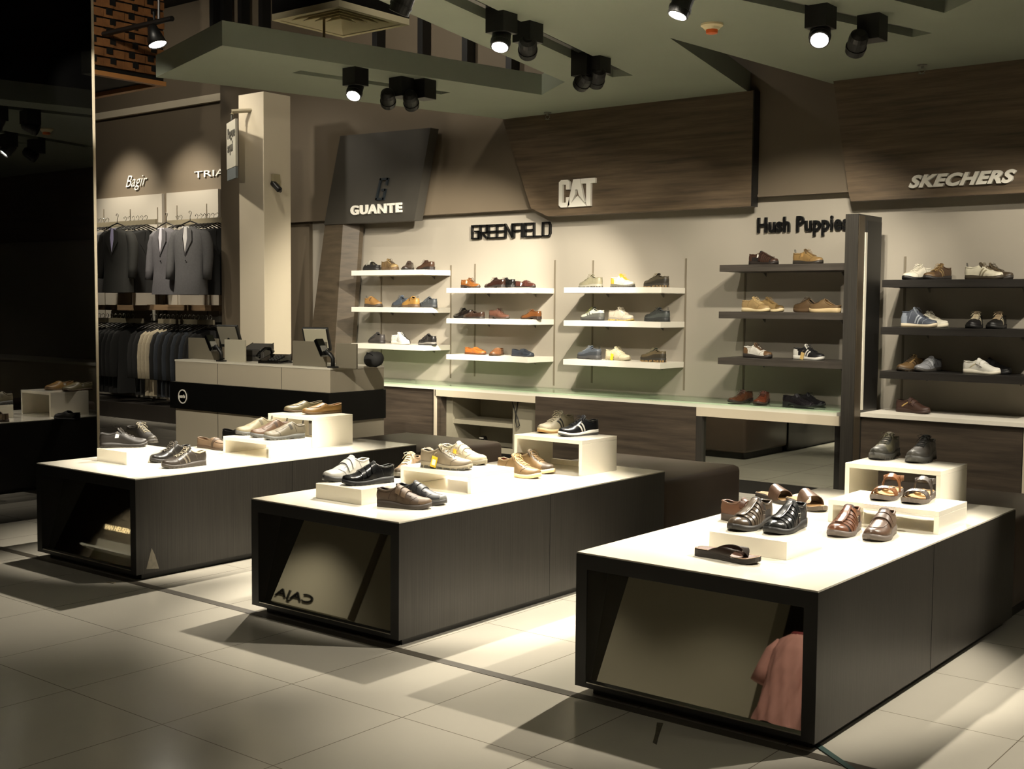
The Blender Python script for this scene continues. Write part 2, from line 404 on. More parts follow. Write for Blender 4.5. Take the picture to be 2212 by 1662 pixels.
# brown padded benches behind the plinths
for i in range(3):
    x1 = PX[i]
    t = thing('padded_bench', ['brown padded bench behind the leftmost plinth, in front of the cash desk', 'brown padded bench behind the middle plinth', 'brown padded bench behind the rightmost plinth at the right edge'][i], 'bench', (x1-PW/2, PY+PL+.005, 0))
    h = PW/2-.004
    MB().box(-h, 0, .06, h, .93, .5).build('cushion', M['bench'], t, smooth=True, bevel=.035)
    MB().box(-h+.04, .04, 0, h-.04, .89, .07).build('base', M['black'], t)

def riser(kind, x1, y0, w, d, h, label):
    """x1,y0: near right corner"""
    t = thing({'block': 'display_block', 'table': 'display_riser'}[kind], label, 'display riser', (x1-w/2, y0, PH))
    k = .022
    if kind == 'block':
        MB().box(-w/2, 0, 0, w/2, d, h).build('block', M['white'], t, bevel=.0015)
    else:
        MB().box(-w/2, 0, h-k, w/2, d, h).build('top', M['white'], t, bevel=.0012)
        for s in (-1, 1):
            a, b = sorted((s*w/2, s*(w/2-k)))
            MB().box(a, 0, 0, b, d, h-k).build('side_panel', M['white'], t, bevel=.0012)
        if kind == 'table' and h > .15:
            MB().box(-w/2+k, d-k, 0, w/2-k, d, .03).build('back_rail', M['white'], t)
    return t
c1 = atz(678.6, 902.7, PH+.2); c3 = atz(2033, 1018.9, PH+.2)
riser('block', -6.083, 4.03, .305, .295, .075, 'low solid white display block at the front of the leftmost plinth')
riser('table', -5.704, 4.78, .46, .33, .103, 'low open white riser in the middle of the leftmost plinth')
riser('table', c1.x, c1.y, .46, .345, .2, 'tall open white riser at the back of the leftmost plinth')
riser('block', -4.061, 3.945, .315, .295, .074, 'low solid white display block at the front of the middle plinth')
riser('table', -3.892, 4.535, .485, .345, .101, 'low open white riser in the middle of the middle plinth')
riser('table', -3.848, 5.425, .48, .345, .198, 'tall open white riser at the back of the middle plinth')
riser('block', -1.983, 4.12, .328, .312, .070, 'low solid white display block at the front of the rightmost plinth')
riser('table', -1.728, 5.01, .49, .35, .098, 'low open white riser on the rightmost plinth in front of the taller one')
riser('table', c3.x, max(c3.y, 5.375), .46, .36, .2, 'tall open white riser at the back of the rightmost plinth')

# ---------------------------------------------------------------- back counter under the shelves
YC, HC = 8.7, .715
def X(u, v=880, y=YC): return aty(u, v, y).x
xa, xb, xc, xd, xe, xf = X(800, 840), X(939, 850), X(1157, 860), X(1504, 900), X(1812, 920), 2.4
GT = .012
t = thing('wall_counter', 'long low glass topped counter under the shoe shelves left of the dark post', 'counter', (0, 0, 0))
MB().box(xa-1.0, YC, HC-GT-.03, xe-.02, YW, HC-GT).build('top', M['white_m'], t)
MB().box(xa-1.0, YC-.012, HC-GT+.001, xe-.02, YW-.001, HC).build('glass_top', M['glass'], t)
MB().box(xa-1.0, YC+.02, .0, xb-.012, YC+.05, HC-GT-.03).build('front_panel', M['cabinet'], t)
MB().box(xb, YC, .61, xc, YC+.03, HC-GT-.03).box(xb-.012, YC, 0, xb+.012, YC+.06, HC-GT-.03).build('white_frame', M['cream'], t)
MB().box(xc, YC-.004, .03, xd, YC+.03, HC-GT-.031).build('front_panel', M['cabinet'], t)
MB().box(xd, YC, .60, xe, YC+.03, HC-GT-.03).build('skirt', M['cream'], t)
MB().box(xd-.004, YC, 0, xd+.055, YW-.05, .60).build('divider', M['plinth'], t)
MB().box(xb+.013, YC+.02, 0, xb+.065, YW-.05, .61).build('divider', M['cabinet'], t); MB().box(xc-.03, YC+.06, 0, xc-.001, YW-.05, .61).build('divider', M['cabinet'], t)
# mirror under the counter, in the bay beside the dark post
mr = thing('floor_mirror', 'long low mirror under the counter beside the dark post, reflecting the floor', 'mirror', (0, 0, 0))
xm0, xm1 = xd+.055, X(1803, 950)
MB().box(xm0, YC+.034, .105, xm1, YC+.045, .60).build('glass', M['mirror'], mr)
MB().box(xm0, YC+.03, 0, xm1+.1, YC+.06, .105).build('base', M['plinth_end'], mr)
MB().box(xm1, YC-.002, .105, xm1+.045, YC+.03, .60).build('frame', M['blackgl'], mr)
# pale cabinet with shelves in the bay beneath the white frame
cbx0, cbx1 = xb+.065, xc-.03
cbn = thing('shoe_cabinet', 'grey low cabinet with open shelves set back in the white framed bay of the counter', 'cabinet', (0, 0, 0))
g = mat('grey_laminate', '#8f8976', .5)
ia, ib = aty(978, 900, YC+.1).x, aty(1108, 900, YC+.1).x
MB().box(cbx0, YC+.1, .1, ia, YC+.12, .61).box(ib, YC+.1, .1, cbx1, YC+.12, .61).box(ia, YC+.1, .1, ib, YC+.12, .15).box(ia-.02, YC+.12, .1, ia, YW-.02, .61).box(ib, YC+.12, .1, ib+.02, YW-.02, .61).build('body', g, cbn)
MB().box(ia, YC+.11, .345, ib, YW-.03, .385).build('shelf', g, cbn)
MB().box(ia, YW-.03, .1, ib, YW-.02, .61).build('back', g, cbn)
MB().box(cbx0, YC+.13, 0, cbx1, YC+.15, .1).build('base', M['black'], cbn)
p = aty(1035, 912, YC+.2)
t = thing('cable_bundle', 'black and white striped bundle of cable on the lower cabinet shelf', 'cable', (p.x, YC+.3, .15))
mb = MB()
for i in range(5):
    mb.tube([(-.05+.012*i+.03*math.cos(a), .03*math.sin(a), .035+.03*math.sin(a*1.0+i)) for a in [2*PI*q/10 for q in range(10)]], .007, 5, 0, True)
mb.build('cable_coil', M['blackgl'], t, smooth=True)
MB().box(-.02, -.05, .0, .045, -.04, .012).box(-.04, -.05, .05, .01, -.04, .06).build('cable_tie', M['white_m'], t)
p = aty(1115, 890, YC+.09)
tag(MB().tube([(p.x-.05, YC+.09, .60), (p.x-.01, YC+.08, .52), (p.x+.035, YC+.08, .43), (p.x+.05, YC+.08, .38), (p.x+.02, YC+.08, .36), (p.x, YC+.08, .42), (p.x+.005, YC+.08, .5), (p.x+.02, YC+.09, .60)], .005, 6).build('power_cable', M['black'], None, smooth=True), 'black power cable looped down in front of the grey cabinet', 'cable')
# right counter
t = thing('wall_counter', 'low counter with dark wood front under the dark shelves right of the post', 'counter', (0, 0, 0))
xr = -3.606
MB().box(xr+.0, YC-.02, HC-.03, xf, YW, HC).build('top', M['white_m'], t)
MB().box(xr, YC, 0, aty(2207, 1000, YC).x, YC+.03, HC-.03).build('front_panel', M['cabinet'], t)
MB().box(aty(2209, 1000, YC).x, YC, 0, xf, YC+.03, HC-.03).build('front_panel', M['cream'], t)

# dark post between the two shelf bays
t = thing('display_post', 'tall dark rectangular post with a pale vertical light strip, between the shelf bays', 'post', (-3.658, 8.78, 0))
MB().box(-.052, -.22, 0, .048, .22, 2.19).build('body', M['plinth'], t)
MB().box(.0485, -.212, .02, .052, -.105, 2.18).build('side_frame', mat('bronze_trim', '#5b5142', .35, metal=.6), t)
MB().box(.0485, -.100, .735, .057, -.065, 2.06).build('light_strip', mat('pale_strip', '#cfc9b8', .3), t)
MB().box(.0485, -.06, .735, .0535, .21, 2.15).build('side_panel', M['blackgl'] if False else M['plinth_end'], t)

# ---------------------------------------------------------------- wall shelves
def wall_shelf(x0, x1, ztop, m, label, group, th=.05, yf=8.85, ch=.0):
    t = thing('wall_shelf', label, 'shelf', ((x0+x1)/2, YW, ztop), 0, group)
    h = (x1-x0)/2
    MB().box(-h, yf-YW, -th, h, -.002, 0).build('board', m, t, bevel=.002)
    for s in (-1, 1):
        MB().prism([(s*(h-.22)-.004, -.002, -th-.001), (s*(h-.22)-.004, -.002, -th-.035), (s*(h-.22)-.004, -.06, -th-.001)], (.008, 0, 0)).build('bracket', M['steel'], t)
    return t
def track_up(u, z0, z1, v=700):
    x = aty(u, v, YW).x
    return tag(MB().box(x-.008, YW-.006, z0, x+.008, YW-.0005, z1).build('shelf_track', mat('track_steel', '#6f6656', .5)), 'thin vertical shelf track %s' % TRK.get(u, ''), 'track', 'shelf tracks on the back wall')
TRK = {824: 'leftmost, behind the left white shelves', 974: 'at the right end of the leftmost white shelves', 1026: 'behind the second white shelves from the left',
       1198: 'at the right end of the second white shelves', 1280: 'behind the third white shelves', 1480: 'at the right end of the third white shelves', 1608: 'behind the dark shelves left of the post', 1952: 'behind the dark shelves right of the post'}
L_, G_, C_, H_, K_ = (-9.26, -8.225), (-7.925, -6.905), (-6.50, -5.472), (-4.915, -3.79), (-3.535, -2.40)
for (u, z0, z1) in [(824, .78, 1.9), (974, .75, 1.9), (1026, .78, 1.91), (1198, .735, 1.93), (1280, .78, 1.92), (1480, .76, 1.92), (1608, .78, 1.8), (1952, .78, 1.9)]:
    track_up(u, z0, z1)
ZL, ZG, ZH, ZS = (1.846, 1.468, 1.088), (1.662, 1.366, 1.013), (1.842, 1.46, 1.081), (1.711, 1.357, 1.026)
lv = ['top', 'middle', 'lowest']
for nm, xx, zz, mm, gr, th in [('leftmost white unit', L_, ZL, 'white_m', 'white wall shelves', .052), ('second white unit from the left', G_, ZG, 'white_m', 'white wall shelves', .05),
                               ('white unit third from the left', C_, ZG, 'white_m', 'white wall shelves', .05), ('dark unit left of the post', H_, ZH, 'darkshelf', 'dark wall shelves', .055), ('dark unit right of the post', K_, ZS, 'blackshelf', 'dark wall shelves', .056)]:
    for l, z in zip(lv, zz):
        wall_shelf(xx[0], xx[1], z, M[mm], '%s %s shelf of the %s' % (l, 'white' if 'white' in mm else 'dark wooden', nm), gr, th)

# ---------------------------------------------------------------- signs
def text_mesh(body, size, ext=.01, offset=0, shear=0, sx=1, bold=0, spacing=1):
    cu = bpy.data.curves.new('t', 'FONT'); cu.body = body; cu.size = size; cu.extrude = ext/2; cu.offset = offset; cu.shear = shear; cu.space_character = spacing
    cu.resolution_u = 4
    o = bpy.data.objects.new('t', cu); COL.objects.link(o)
    bpy.context.view_layer.update()
    dg = bpy.context.evaluated_depsgraph_get()
    me = bpy.data.meshes.new_from_object(o.evaluated_get(dg)); bpy.data.objects.remove(o)
    for v_ in me.vertices: v_.co.x *= sx
    return me
def sign_text(name, body, label, p0, p1, y, m, height_ref=None, ext=.02, off=0, shear=0, facing=1, cat='sign', tilt=0, spacing=1, yscale=1):
    """p0 lower-left, p1 upper-right of the lettering in the wall plane y: (x0,z0),(x1,z1)"""
    me = text_mesh(body, .2, ext, off, shear, 1, spacing=spacing)
    co = np.array([v_.co[:] for v_ in me.vertices]); mn, mx = co.min(0), co.max(0)
    sx = (p1[0]-p0[0])/(mx[0]-mn[0]); sz = (p1[1]-p0[1])/(mx[1]-mn[1])
    for v_ in me.vertices:
        x, yy, zz = v_.co; v_.co = ((x-mn[0])*sx*facing, -zz*facing, (yy-mn[1])*sz)
    me.materials.clear(); me.materials.append(m); me.name = name
    o = bpy.data.objects.new(name, me); COL.objects.link(o)
    o.location = (p0[0] if facing == 1 else p1[0], y, p0[1]); o.rotation_euler = (0, tilt, 0)
    return tag(o, label, cat)
MW = mat('white_letter', '#dcd8cc', .4); MK = mat('black_letter', '#0b0b0b', .35)
YS = 9.03
def wxz(u, v, y): p = aty(u, v, y); return (p.x, p.z)
# wooden fascias
def poly_fascia(name, pts, y, th, m, label):
    P = [wxz(u, v, y) if not isinstance(u, tuple) else u for u, v in pts]
    t = thing(name, label, 'fascia panel', (P[0][0], y, P[0][1]))
    MB().prism([(x-P[0][0], 0, z-P[0][1]) for x, z in P], (0, th, 0)).build('board', m, t)
    return t
yc = 9.05
cl, cr_ = wxz(1183, 467, yc), wxz(1622, 450, yc)
Zb = 2.328
t = thing('sign_fascia', 'wide dark wooden fascia panel left of the recess, carrying short bold white letters', 'fascia panel', (cl[0], yc, Zb))
MB().prism([(0, 0, 0), (cr_[0]-cl[0], 0, 0), (cr_[0]-cl[0], 0, ZC-Zb), (-.55, 0, ZC-Zb), (-.20, 0, .085)], (0, .098, 0)).build('board', M['fascia'], t)
MB().box(cr_[0]-cl[0]+.001, 0, 0, cr_[0]-cl[0]+.012, .098, ZC-Zb).build('edge', M['black'], t)
sl_, st_ = wxz(1838, 437, yc), wxz(1800, 184, yc)
t = thing('sign_fascia', 'wide dark wooden fascia panel at the right edge carrying slanted white letters', 'fascia panel', (sl_[0], yc, Zb))
MB().prism([(0, 0, 0), (5.5, 0, 0), (5.5, 0, ZC-Zb), (st_[0]-sl_[0], 0, ZC-Zb), (-.02, 0, .06)], (0, .098, 0)).build('board', M['fascia'], t)
# GUANTE fascia and leaning leg
t = thing('sign_fascia', 'dark charcoal slanted fascia panel on a leaning leg carrying white letters', 'fascia panel', (0, 0, 0))
P = [wxz(700, 484, 8.98), wxz(895, 478, 8.98), wxz(930, 276, 8.98), wxz(735, 294, 8.98)]
P[0] = (P[0][0], 2.35); P[1] = (P[1][0], 2.35)
MB().prism([(x, 8.98, z) for x, z in P], (0, .12, 0)).build('board', mat('charcoal_panel', '#37342e', .5, noise=.05), t)
g0, g1, g2 = [wxz(u, v, 9.0)[0] for u, v in [(702, 480), (741, 483), (757, 485)]]
h0, h1, h2 = [wxz(u, v, 9.0)[0] for u, v in [(670, 745), (724, 740), (740, 740)]]
zt, zb = 2.35, 1.075; e = lambda a, b: b+(b-a)*zb/(zt-zb)
MB().prism([(g0, 9.0, zt), (g1, 9.0, zt), (e(g1, h1), 9.0, 0), (e(g0, h0), 9.0, 0)], (0, .2, 0)).prism([(g1, 9.0, zt), (g2, 9.14, zt), (e(g2, h2), 9.14, 0), (e(g1, h1), 9.0, 0)], (0, .06, 0)).build('leg', wood_mat('dark_upright', '#3f372c', '#574c3d', (3, 3, 20), .5), t)

sign_text('wall_sign', 'GUANTE', 'white block letters on the slanted charcoal fascia', (aty(758, 452, 8.97).x, 2.435), (aty(868, 450, 8.97).x, 2.535), 8.97, MW, off=.008, spacing=1.14)
mb = MB()
lx, lz = aty(818, 430, 8.97).x, 2.585
def stroke(mb, pts, w, y, d, closed=False, m=0):
    n = len(pts)
    for i in range(n if closed else n-1):
        a = Vector(pts[i]); b = Vector(pts[(i+1) % n]); dd = (b-a).normalized()*w/2; nn = Vector((-dd.y, dd.x))
        a2, b2 = a-dd, b+dd
        mb.prism([(q.x, y, q.y) for q in (a2+nn, b2+nn, b2-nn, a2-nn)], (0, d, 0), m)
sk = .10
q = lambda x, z: (x+z*.32, z)
stroke(mb, [q(.10, .20), q(0, .20), q(0, 0), q(.10, 0), q(.10, .09), q(.06, .09)], .022, -.02, .02)
stroke(mb, [q(.10, .20), q(.10, .15)], .022, -.02, .02)
o = mb.build('logo_emblem', mat('dark_blue_grey', '#1c2226', .4)); o.location = (lx-.03, 8.98, lz); tag(o, 'dark slanted angular emblem above the white letters of the charcoal fascia', 'emblem')
# GREENFIELD custom strokes
W_, H__ = .86, 1.0
segs = {'G': [[(.9, 1), (0, 1), (0, 0), (.9, 0), (.9, .55), (.45, .55)]], 'R': [[(0, 0), (0, 1), (.9, 1), (.9, .45), (.1, .45), (.9, 0)]], 'E': [[(.9, 1), (0, 1), (0, 0), (.9, 0)], [(0, .5), (.9, .5)]],
        'N': [[(0, 0), (0, 1), (.95, 0), (.95, 1)]], 'F': [[(0, 0), (0, 1), (.9, 1)], [(0, .5), (.75, .5)]], 'I': [[(0, 0), (0, 1)]], 'L': [[(0, 1), (0, 0), (.8, 0)]], 'D': [[(0, 0), (0, 1), (.8, 1), (.95, .8), (.95, .2), (.8, 0), (0, 0)]]}
mb = MB(); x = 0; ch = .125; cw = .103
for c in 'GREENFIELD':
    for s_ in segs[c]: stroke(mb, [(x+px*cw*(1 if c != 'I' else 1), pz*ch) for px, pz in s_], .0135, 0, .03)
    x += cw*(1.17 if c not in 'IF' else (.42 if c == 'I' else 1.12))
g0, g1 = aty(1024, 505, YW).x, aty(1196, 500, YW).x
s_ = (g1-g0)/x
mb.v = [(a*s_, b, c) for a, b, c in mb.v]
o = mb.build('wall_sign', MK); o.location = (g0, YW-.04, 2.16); tag(o, 'thin black outlined letters on the pale wall above the second white shelves', 'sign')
sign_text('wall_sign', 'Hush Puppies', 'heavy black letters on the pale wall beside the dark post', (aty(1635, 500, YW-.03).x, 2.08), (aty(1832, 490, YW-.03).x, 2.245), YW-.02, MK, off=.0055, ext=.022, spacing=1.06)
sign_text('wall_sign', 'SKECHERS', 'white slanted letters on the right wooden fascia', (aty(1966, 400, yc).x, 2.40), (aty(2197, 390, yc).x, 2.497), yc-.02, MW, off=.010, shear=.35, ext=.03, spacing=1.1)
# CAT letters and triangle
mb = MB()
a0, a1 = aty(1211, 430, yc).x, aty(1289, 430, yc).x
Wd = a1-a0; Hd = .25; u_ = Wd
def PG(pts, y=-.03, d=.028): mb.prism([(px*Wd, y, pz*Hd) for px, pz in pts], (0, d, 0))
PG([(.30, .92), (.24, 1), (.06, 1), (0, .92), (0, .08), (.06, 0), (.24, 0), (.30, .08), (.30, .36), (.20, .36), (.20, .17), (.10, .17), (.10, .83), (.20, .83), (.20, .64), (.30, .64)][::-1])
PG([(.25, 0), (.40, 1), (.58, 1), (.70, .25), (.60, .30), (.57, .42), (.52, .42), (.49, .85), (.45, .42), (.415, .42), (.38, 0)][::-1]) if False else None
PG([(.24, 0), (.40, 1), (.46, 1), (.46, .45), (.34, .12)][::-1]); PG([(.46, 1), (.58, 1), (.72, .18), (.62, .28), (.555, .40), (.535, .62), (.46, .62)][::-1] if False else [(.46, .62), (.52, .62), (.555, .42), (.72, .14), (.58, 1), (.46, 1)])
PG([(.60, 1), (1.0, 1), (1.0, .82), (.88, .82), (.88, 0), (.80, .0), (.76, .10), (.76, .82), (.62, .82)])
PG([(.26, 0), (.78, 0), (.52, .40)])
o = mb.build('wall_sign', MW); o.location = (a0, yc, 2.40); tag(o, 'three bold white letters with a triangle on the middle wooden fascia', 'sign')
sign_text('wall_sign', 'Bagir', 'pale script letters on the brown wall above the upper left suits', (aty(273, 405, 9.59).x, 3.00), (aty(319, 395, 9.59).x, 3.20), 9.585, MW, shear=.45, ext=.01, off=-.002)
sign_text('wall_sign', 'TRIAL', 'pale wide letters partly hidden by the brown pier', (aty(421, 384, 9.59).x, 3.085), (aty(503, 378, 9.59).x, 3.165), 9.585, MW, ext=.01)

# ---------------------------------------------------------------- track spotlights
LENS = mat('lit_lens', '#ffffff', .3, emit=(1, .93, .8), es=35); LOFF = mat('dark_lens', '#3a3a38', .1)
def spotlight(u, v, z, target, label, lit=True, power=0, size=50, name='track_spotlight', boxoff=(0, 0), r=.058):
    p = atz(u, v, z); t = thing(name, label, 'spotlight', (p.x, p.y, ZC))
    drop = z-ZC
    MB().box(boxoff[0]-.07, boxoff[1]-.07, drop+.02, boxoff[0]+.07, boxoff[1]+.07, .06).build('mount_box', M['black'], t, bevel=.003)
    d = (Vector(target)-Vector((p.x, p.y, z))).normalized(); R = d.to_track_quat('Z', 'Y').to_matrix(); c = (0, 0, drop)
    MB().lathe([(r*.55, -.08), (r*.9, -.06), (r, -.03), (r, .075), (r*.86, .078), (r*.84, .055)], 24, 0, c, R).build('head', M['black'], t, smooth=False)
    MB().lathe([(r*1.08, .03), (r*1.08, .045), (r, .045), (r, .03)], 24, 0, c, R).build('ring', M['black'], t)
    MB().lathe([(.001, .066), (r*.82, .066)][::-1]+[(.001, .067)], 24, 0, c, R).build('lens', LENS if lit else LOFF, t)
    if power:
        spot(Vector((p.x, p.y, z))+d*.1, target, power, size, .6, .035, parent=t)
    return t
spotlight(768, 192, 3.12, (-5.9, 4.7, .5), 'black spotlight switched on at the left end of the short ceiling track', True, 390, 40)
spotlight(838, 212, 3.10, (-8.9, 9.2, 1.3), 'black spotlight tilted to the wall, middle of the short track', False, 60, 55, boxoff=(.02, .13))
spotlight(887, 216, 3.10, (-8.2, 9.2, 1.5), 'black spotlight tilted to the wall at the right end of the short track', False, 50, 55, boxoff=(.02, .13))
spotlight(1083, 80, 3.13, (-4.2, 4.6, .5), 'black spotlight switched on hanging from the long central track, lit lens facing left', True, 390, 40)
spotlight(1140, 100, 3.13, (-7.2, 9.2, 1.3), 'black spotlight beside the lit one on the long central track', False, 50, 55)
spotlight(1262, 172, 3.12, (-8.8, 9.2, 1.3), 'black spotlight near the far end of the central track, tilted down', False, 380, 42)
spotlight(1290, 165, 3.14, (-7.2, 9.2, 1.0), 'last black spotlight at the far end of the central track', False, 260, 46)
spotlight(872, -2, 3.13, (-5.9, 4.6, .56), 'lit spotlight cut off by the top edge left of the central track', True, 340, 40)
spotlight(1474, 6, 3.14, (-4.0, 4.9, .5), 'lit spotlight cut by the top edge between the two long tracks', True, 300, 40)
spotlight(1772, 70, 3.12, (-2.3, 4.6, .56), 'black spotlight switched on hanging from the right track, bright lens', True, 430, 42, r=.06)
spotlight(1852, 92, 3.10, (-4.6, 9.2, 1.3), 'black spotlight turned toward the wall on the right track', False, 90, 55, boxoff=(.05, .1))
for (a, b, lb) in [(T1a, T1b, 'long central black lighting track in the ceiling'), (T2a, T2b, 'black lighting track at the right of the ceiling'), (T3a, T3b, 'short black lighting track at the left of the ceiling slab')]:
    a, b = Vector(a), Vector(b); d = (b-a).normalized(); n_ = Vector((-d.y, d.x))*.02; a = a+d*.05; b = b-d*.12
    o = MB().prism([(*(a+n_), ZC+.03), (*(b+n_), ZC+.03), (*(b-n_), ZC+.03), (*(a-n_), ZC+.03)], (0, 0, .07)).build('lighting_track', mat('track_black', '#1a1a19', .3)); tag(o, lb, 'lighting track')
# far left spotlight on its rail, in the suit area
p = aty(335, 78, 7.6)
t = thing('rail_spotlight', 'conical black spotlight on a thin rail below the wooden lattice', 'spotlight', tuple(p))
d = Vector((.35, .1, -1)).normalized(); R = d.to_track_quat('Z', 'Y').to_matrix()
MB().lathe([(.03, -.12), (.05, -.10), (.10, .10), (.092, .10), (.04, -.08)], 24, 0, (0, 0, 0), R).build('shade', M['black'], t, smooth=True)
MB().lathe([(.088, .09), (.001, .092)], 24, 0, (0, 0, 0), R).build('lens', LENS, t)
MB().tube([(0, 0, .10), (-.02, 0, .25)], .012, 8).build('stem', M['black'], t)
pr0, pr1 = aty(205, 78, 7.6), aty(372, 40, 7.6)
tag(MB().tube([pr0+(pr0-pr1)*1.5, pr1], .028, 8).build('light_rail', M['black']), 'thin black light rail crossing in front of the wooden lattice', 'light rail')
tag(MB().tube([aty(343, 45, 7.6), aty(343, -200, 7.6)], .014, 6).build('suspension_rod', M['black']), 'black rod holding up the thin light rail', 'rod')
spot((-8.3, 6.6, 5.2), (-8.6, 9.15, 3.9), 70, 100, .9, .1)  # unseen spots from here, added to brighten upper wall, lattice, vent and suits
spot((-6.6, 6.2, 5.2), (-6.8, 9.15, 3.8), 45, 90, .9, .1)
spot((-9.2, 5.0, 4.9), (cp.x, cp.y-.6, cz+.4), 110, 60, .9, .1)
spot((-8.0, 3.2, 3.6), (cx, cyy, 3.95), 18, 40, .8, .05)
spot((-12.6, 6.8, 5.2), (-13.6, 9.6, 3.4), 55, 90, .9, .1)
for i, (x, pw) in enumerate([(-14.3, 130), (-12.9, 130)]):
    spot((x, 8.4, 4.2), (x, 9.55, 2.3), pw*1.3, 62, .9, .08)
spot((-13.4, 6.6, 4.2), (-13.8, 9.5, 1.2), 420, 50, .8, .06)
spot((-11.6, 6.9, 4.2), (-13.0, 9.5, 1.0), 160, 40, .8, .06)
spot((-12.0, 8.0, 4.2), (-12.0, 8.01, 0), 80, 70, .8, .06)
spot((-10.6, 6.8, 4.3), (-10.2, 9.2, 2.0), 60, 70, .9, .06)
spot((-8.8, 5.9, 4.3), (-8.0, 6.5, 1.0), 40, 60, .9, .06)

# ---- smoke detector and sprinklers
p = atz(1538, 52, ZC)
t = thing('smoke_detector', 'round cream smoke detector with an orange cap on the ceiling', 'smoke detector', (p.x, p.y, ZC))
MB().lathe([(.07, 0), (.07, -.012), (.055, -.022), (.045, -.035)], 28).build('base', mat('cream_plastic', '#d9cba4', .5), t, smooth=False)
MB().lathe([(.036, -.034), (.038, -.04), (.036, -.058), (.02, -.062)], 28).build('cap', M['orange'], t, smooth=False)
for u, v, lb in [(1183, 243, 'small sprinkler head at the ceiling edge above the middle wooden fascia'), (1992, 140, 'small sprinkler head at the ceiling edge above the right wooden fascia')]:
    p = atz(u, v, ZC)
    t = thing('sprinkler', lb, 'sprinkler', (p.x, p.y, ZC))
    MB().lathe([(.035, 0), (.035, -.006), (.012, -.01), (.012, -.03)], 16).build('collar', M['steel'], t)
    MB().tube([(.02, 0, -.03), (.022, 0, -.05), (0, 0, -.062), (-.022, 0, -.05), (-.02, 0, -.03)], .003, 6).build('frame_arm', M['steel'], t)
    MB().lathe([(.022, -.062), (.022, -.065)], 16).build('deflector', M['steel'], t)

# ---------------------------------------------------------------- cash desk
def A1(u, v, z=1.0): return atz(u, v, z)
dl, dc, dr = A1(385, 776.4), A1(711.6, 795.6), A1(825.7, 790)
DX0, DX1, DY0, DY1 = dl.x, dc.x, 6.43, 7.02
t = thing('cash_desk', 'pale grey cash desk with a black band and round logo, behind the leftmost plinth', 'cash desk', ((DX0+DX1)/2, DY0, 0))
hx = (DX1-DX0)/2; D = DY1-DY0
G1 = mat('pale_grey_laminate', '#a79e8b', .5, noise=.02, nscale=(2, 2, 2))
zb1, zb0 = aty(711.6, 850, DY0-.02).z, aty(763.6, 909.7, DY0+.1).z
zb0 = atx(763.6, 909.7, DX1+.01).z
MB().box(-hx, 0, 0, hx, D, zb0).build('base', G1, t)
MB().box(-hx-.05, -.025, zb0+.001, hx+.012, D+.01, zb1).build('band', M['blackgl'] if False else mat('satin_black', '#0b0b0a', .3), t)
MB().box(-hx, 0, zb1+.001, hx, D, .985).build('body', G1, t)
MB().box(-hx-.004, -.004, .985, hx+.004, D, 1.0).build('top', mat('desk_top', '#c9c3b3', .35), t)
for u in (470, 608):
    xx = atz(u, 785, .95).x; xx = aty(u, 800, DY0).x-(DX0+DX1)/2
    MB().box(xx-.002, -.0015, 0, xx+.002, 0, zb0).build('panel_joint', M['black'], t)
    MB().box(xx-.002, -.0015, zb1+.002, xx+.002, 0, .984).build('panel_joint', M['black'], t)
lc = aty(394, 857, DY0-.03); lxx, lzz = lc.x-(DX0+DX1)/2, lc.z
R = Matrix.Rotation(PI/2, 3, 'X')
mb = MB().lathe([(.062, 0), (.062, .004), (.053, .004), (.053, 0)], 32, 0, (lxx, -.0265, lzz), R)
mb.build('logo_ring', MW, t)
me = text_mesh('paris', .045, .003, .0012)
for v_ in me.vertices: v_.co = (v_.co.x-.05, -v_.co.z, v_.co.y)
me.materials.clear(); me.materials.append(MW); o = bpy.data.objects.new('logo_text', me); COL.objects.link(o); o.parent = t; o.location = (lxx, -.028, lzz-.012)
# things on the desk
def panel_screen(u0, u1, v0, v1, y, label, m, th=.02):
    a = aty(u0, v1, y); b = aty(u1, v0, y)
    t = thing('counter_screen', label, 'screen panel', ((a.x+b.x)/2, y, 1.0)); h = (b.x-a.x)/2
    MB().box(-h, 0, 0, h, th, b.z-1.0).build('panel', m, t, bevel=.002)
    MB().box(-h*.3, th, 0, h*.3, th+.06, .01).build('foot', m, t)
    return t
gs = mat('grey_screen', '#6d6758', .45); ps = mat('pale_screen', '#a8a28f', .4)
panel_screen(407, 470, 732, 782, 6.62, 'grey privacy panel at the left end of the cash desk', gs)
panel_screen(485, 528, 735, 782, 6.52, 'pale upright panel standing beside the left card reader on the cash desk', ps)
panel_screen(632, 703, 739, 790, 6.50, 'grey privacy panel behind the right card reader', gs)
panel_screen(725, 769, 743, 792, 6.50, 'narrow grey panel at the right corner of the cash desk', gs)
def card_reader(u, v, label):
    p = aty(u, v, 6.455); t = thing('card_reader', label, 'card reader', (p.x, 6.46, 1.0))
    MB().box(-.035, -.02, 0, .035, .04, .012).build('base', M['black'], t, bevel=.003)
    MB().tube([(.0, .01, .01), (0, .01, .075), (-.02, .0, .105), (-.06, -.01, .13)], .017, 10).build('arm', M['black'], t, smooth=True)
    R = Matrix.Rotation(math.radians(58), 3, 'Y')
    MB().obox((-.10, -.015, .155), (.15, .075, .035), R).build('body', M['blackgl'], t, bevel=.006)
    MB().obox((-.118, -.015, .172), (.05, .055, .004), R).build('screen', mat('reader_screen', '#4c5a50', .2), t)
    MB().obox((-.085, -.015, .14), (.05, .055, .042), R).build('keypad', mat('grey_keys', '#77756c', .5), t)
    return t
card_reader(475, 780, 'black card reader on an arm at the left of the cash desk')
card_reader(716, 793, 'black card reader on an arm at the right front corner of the cash desk')
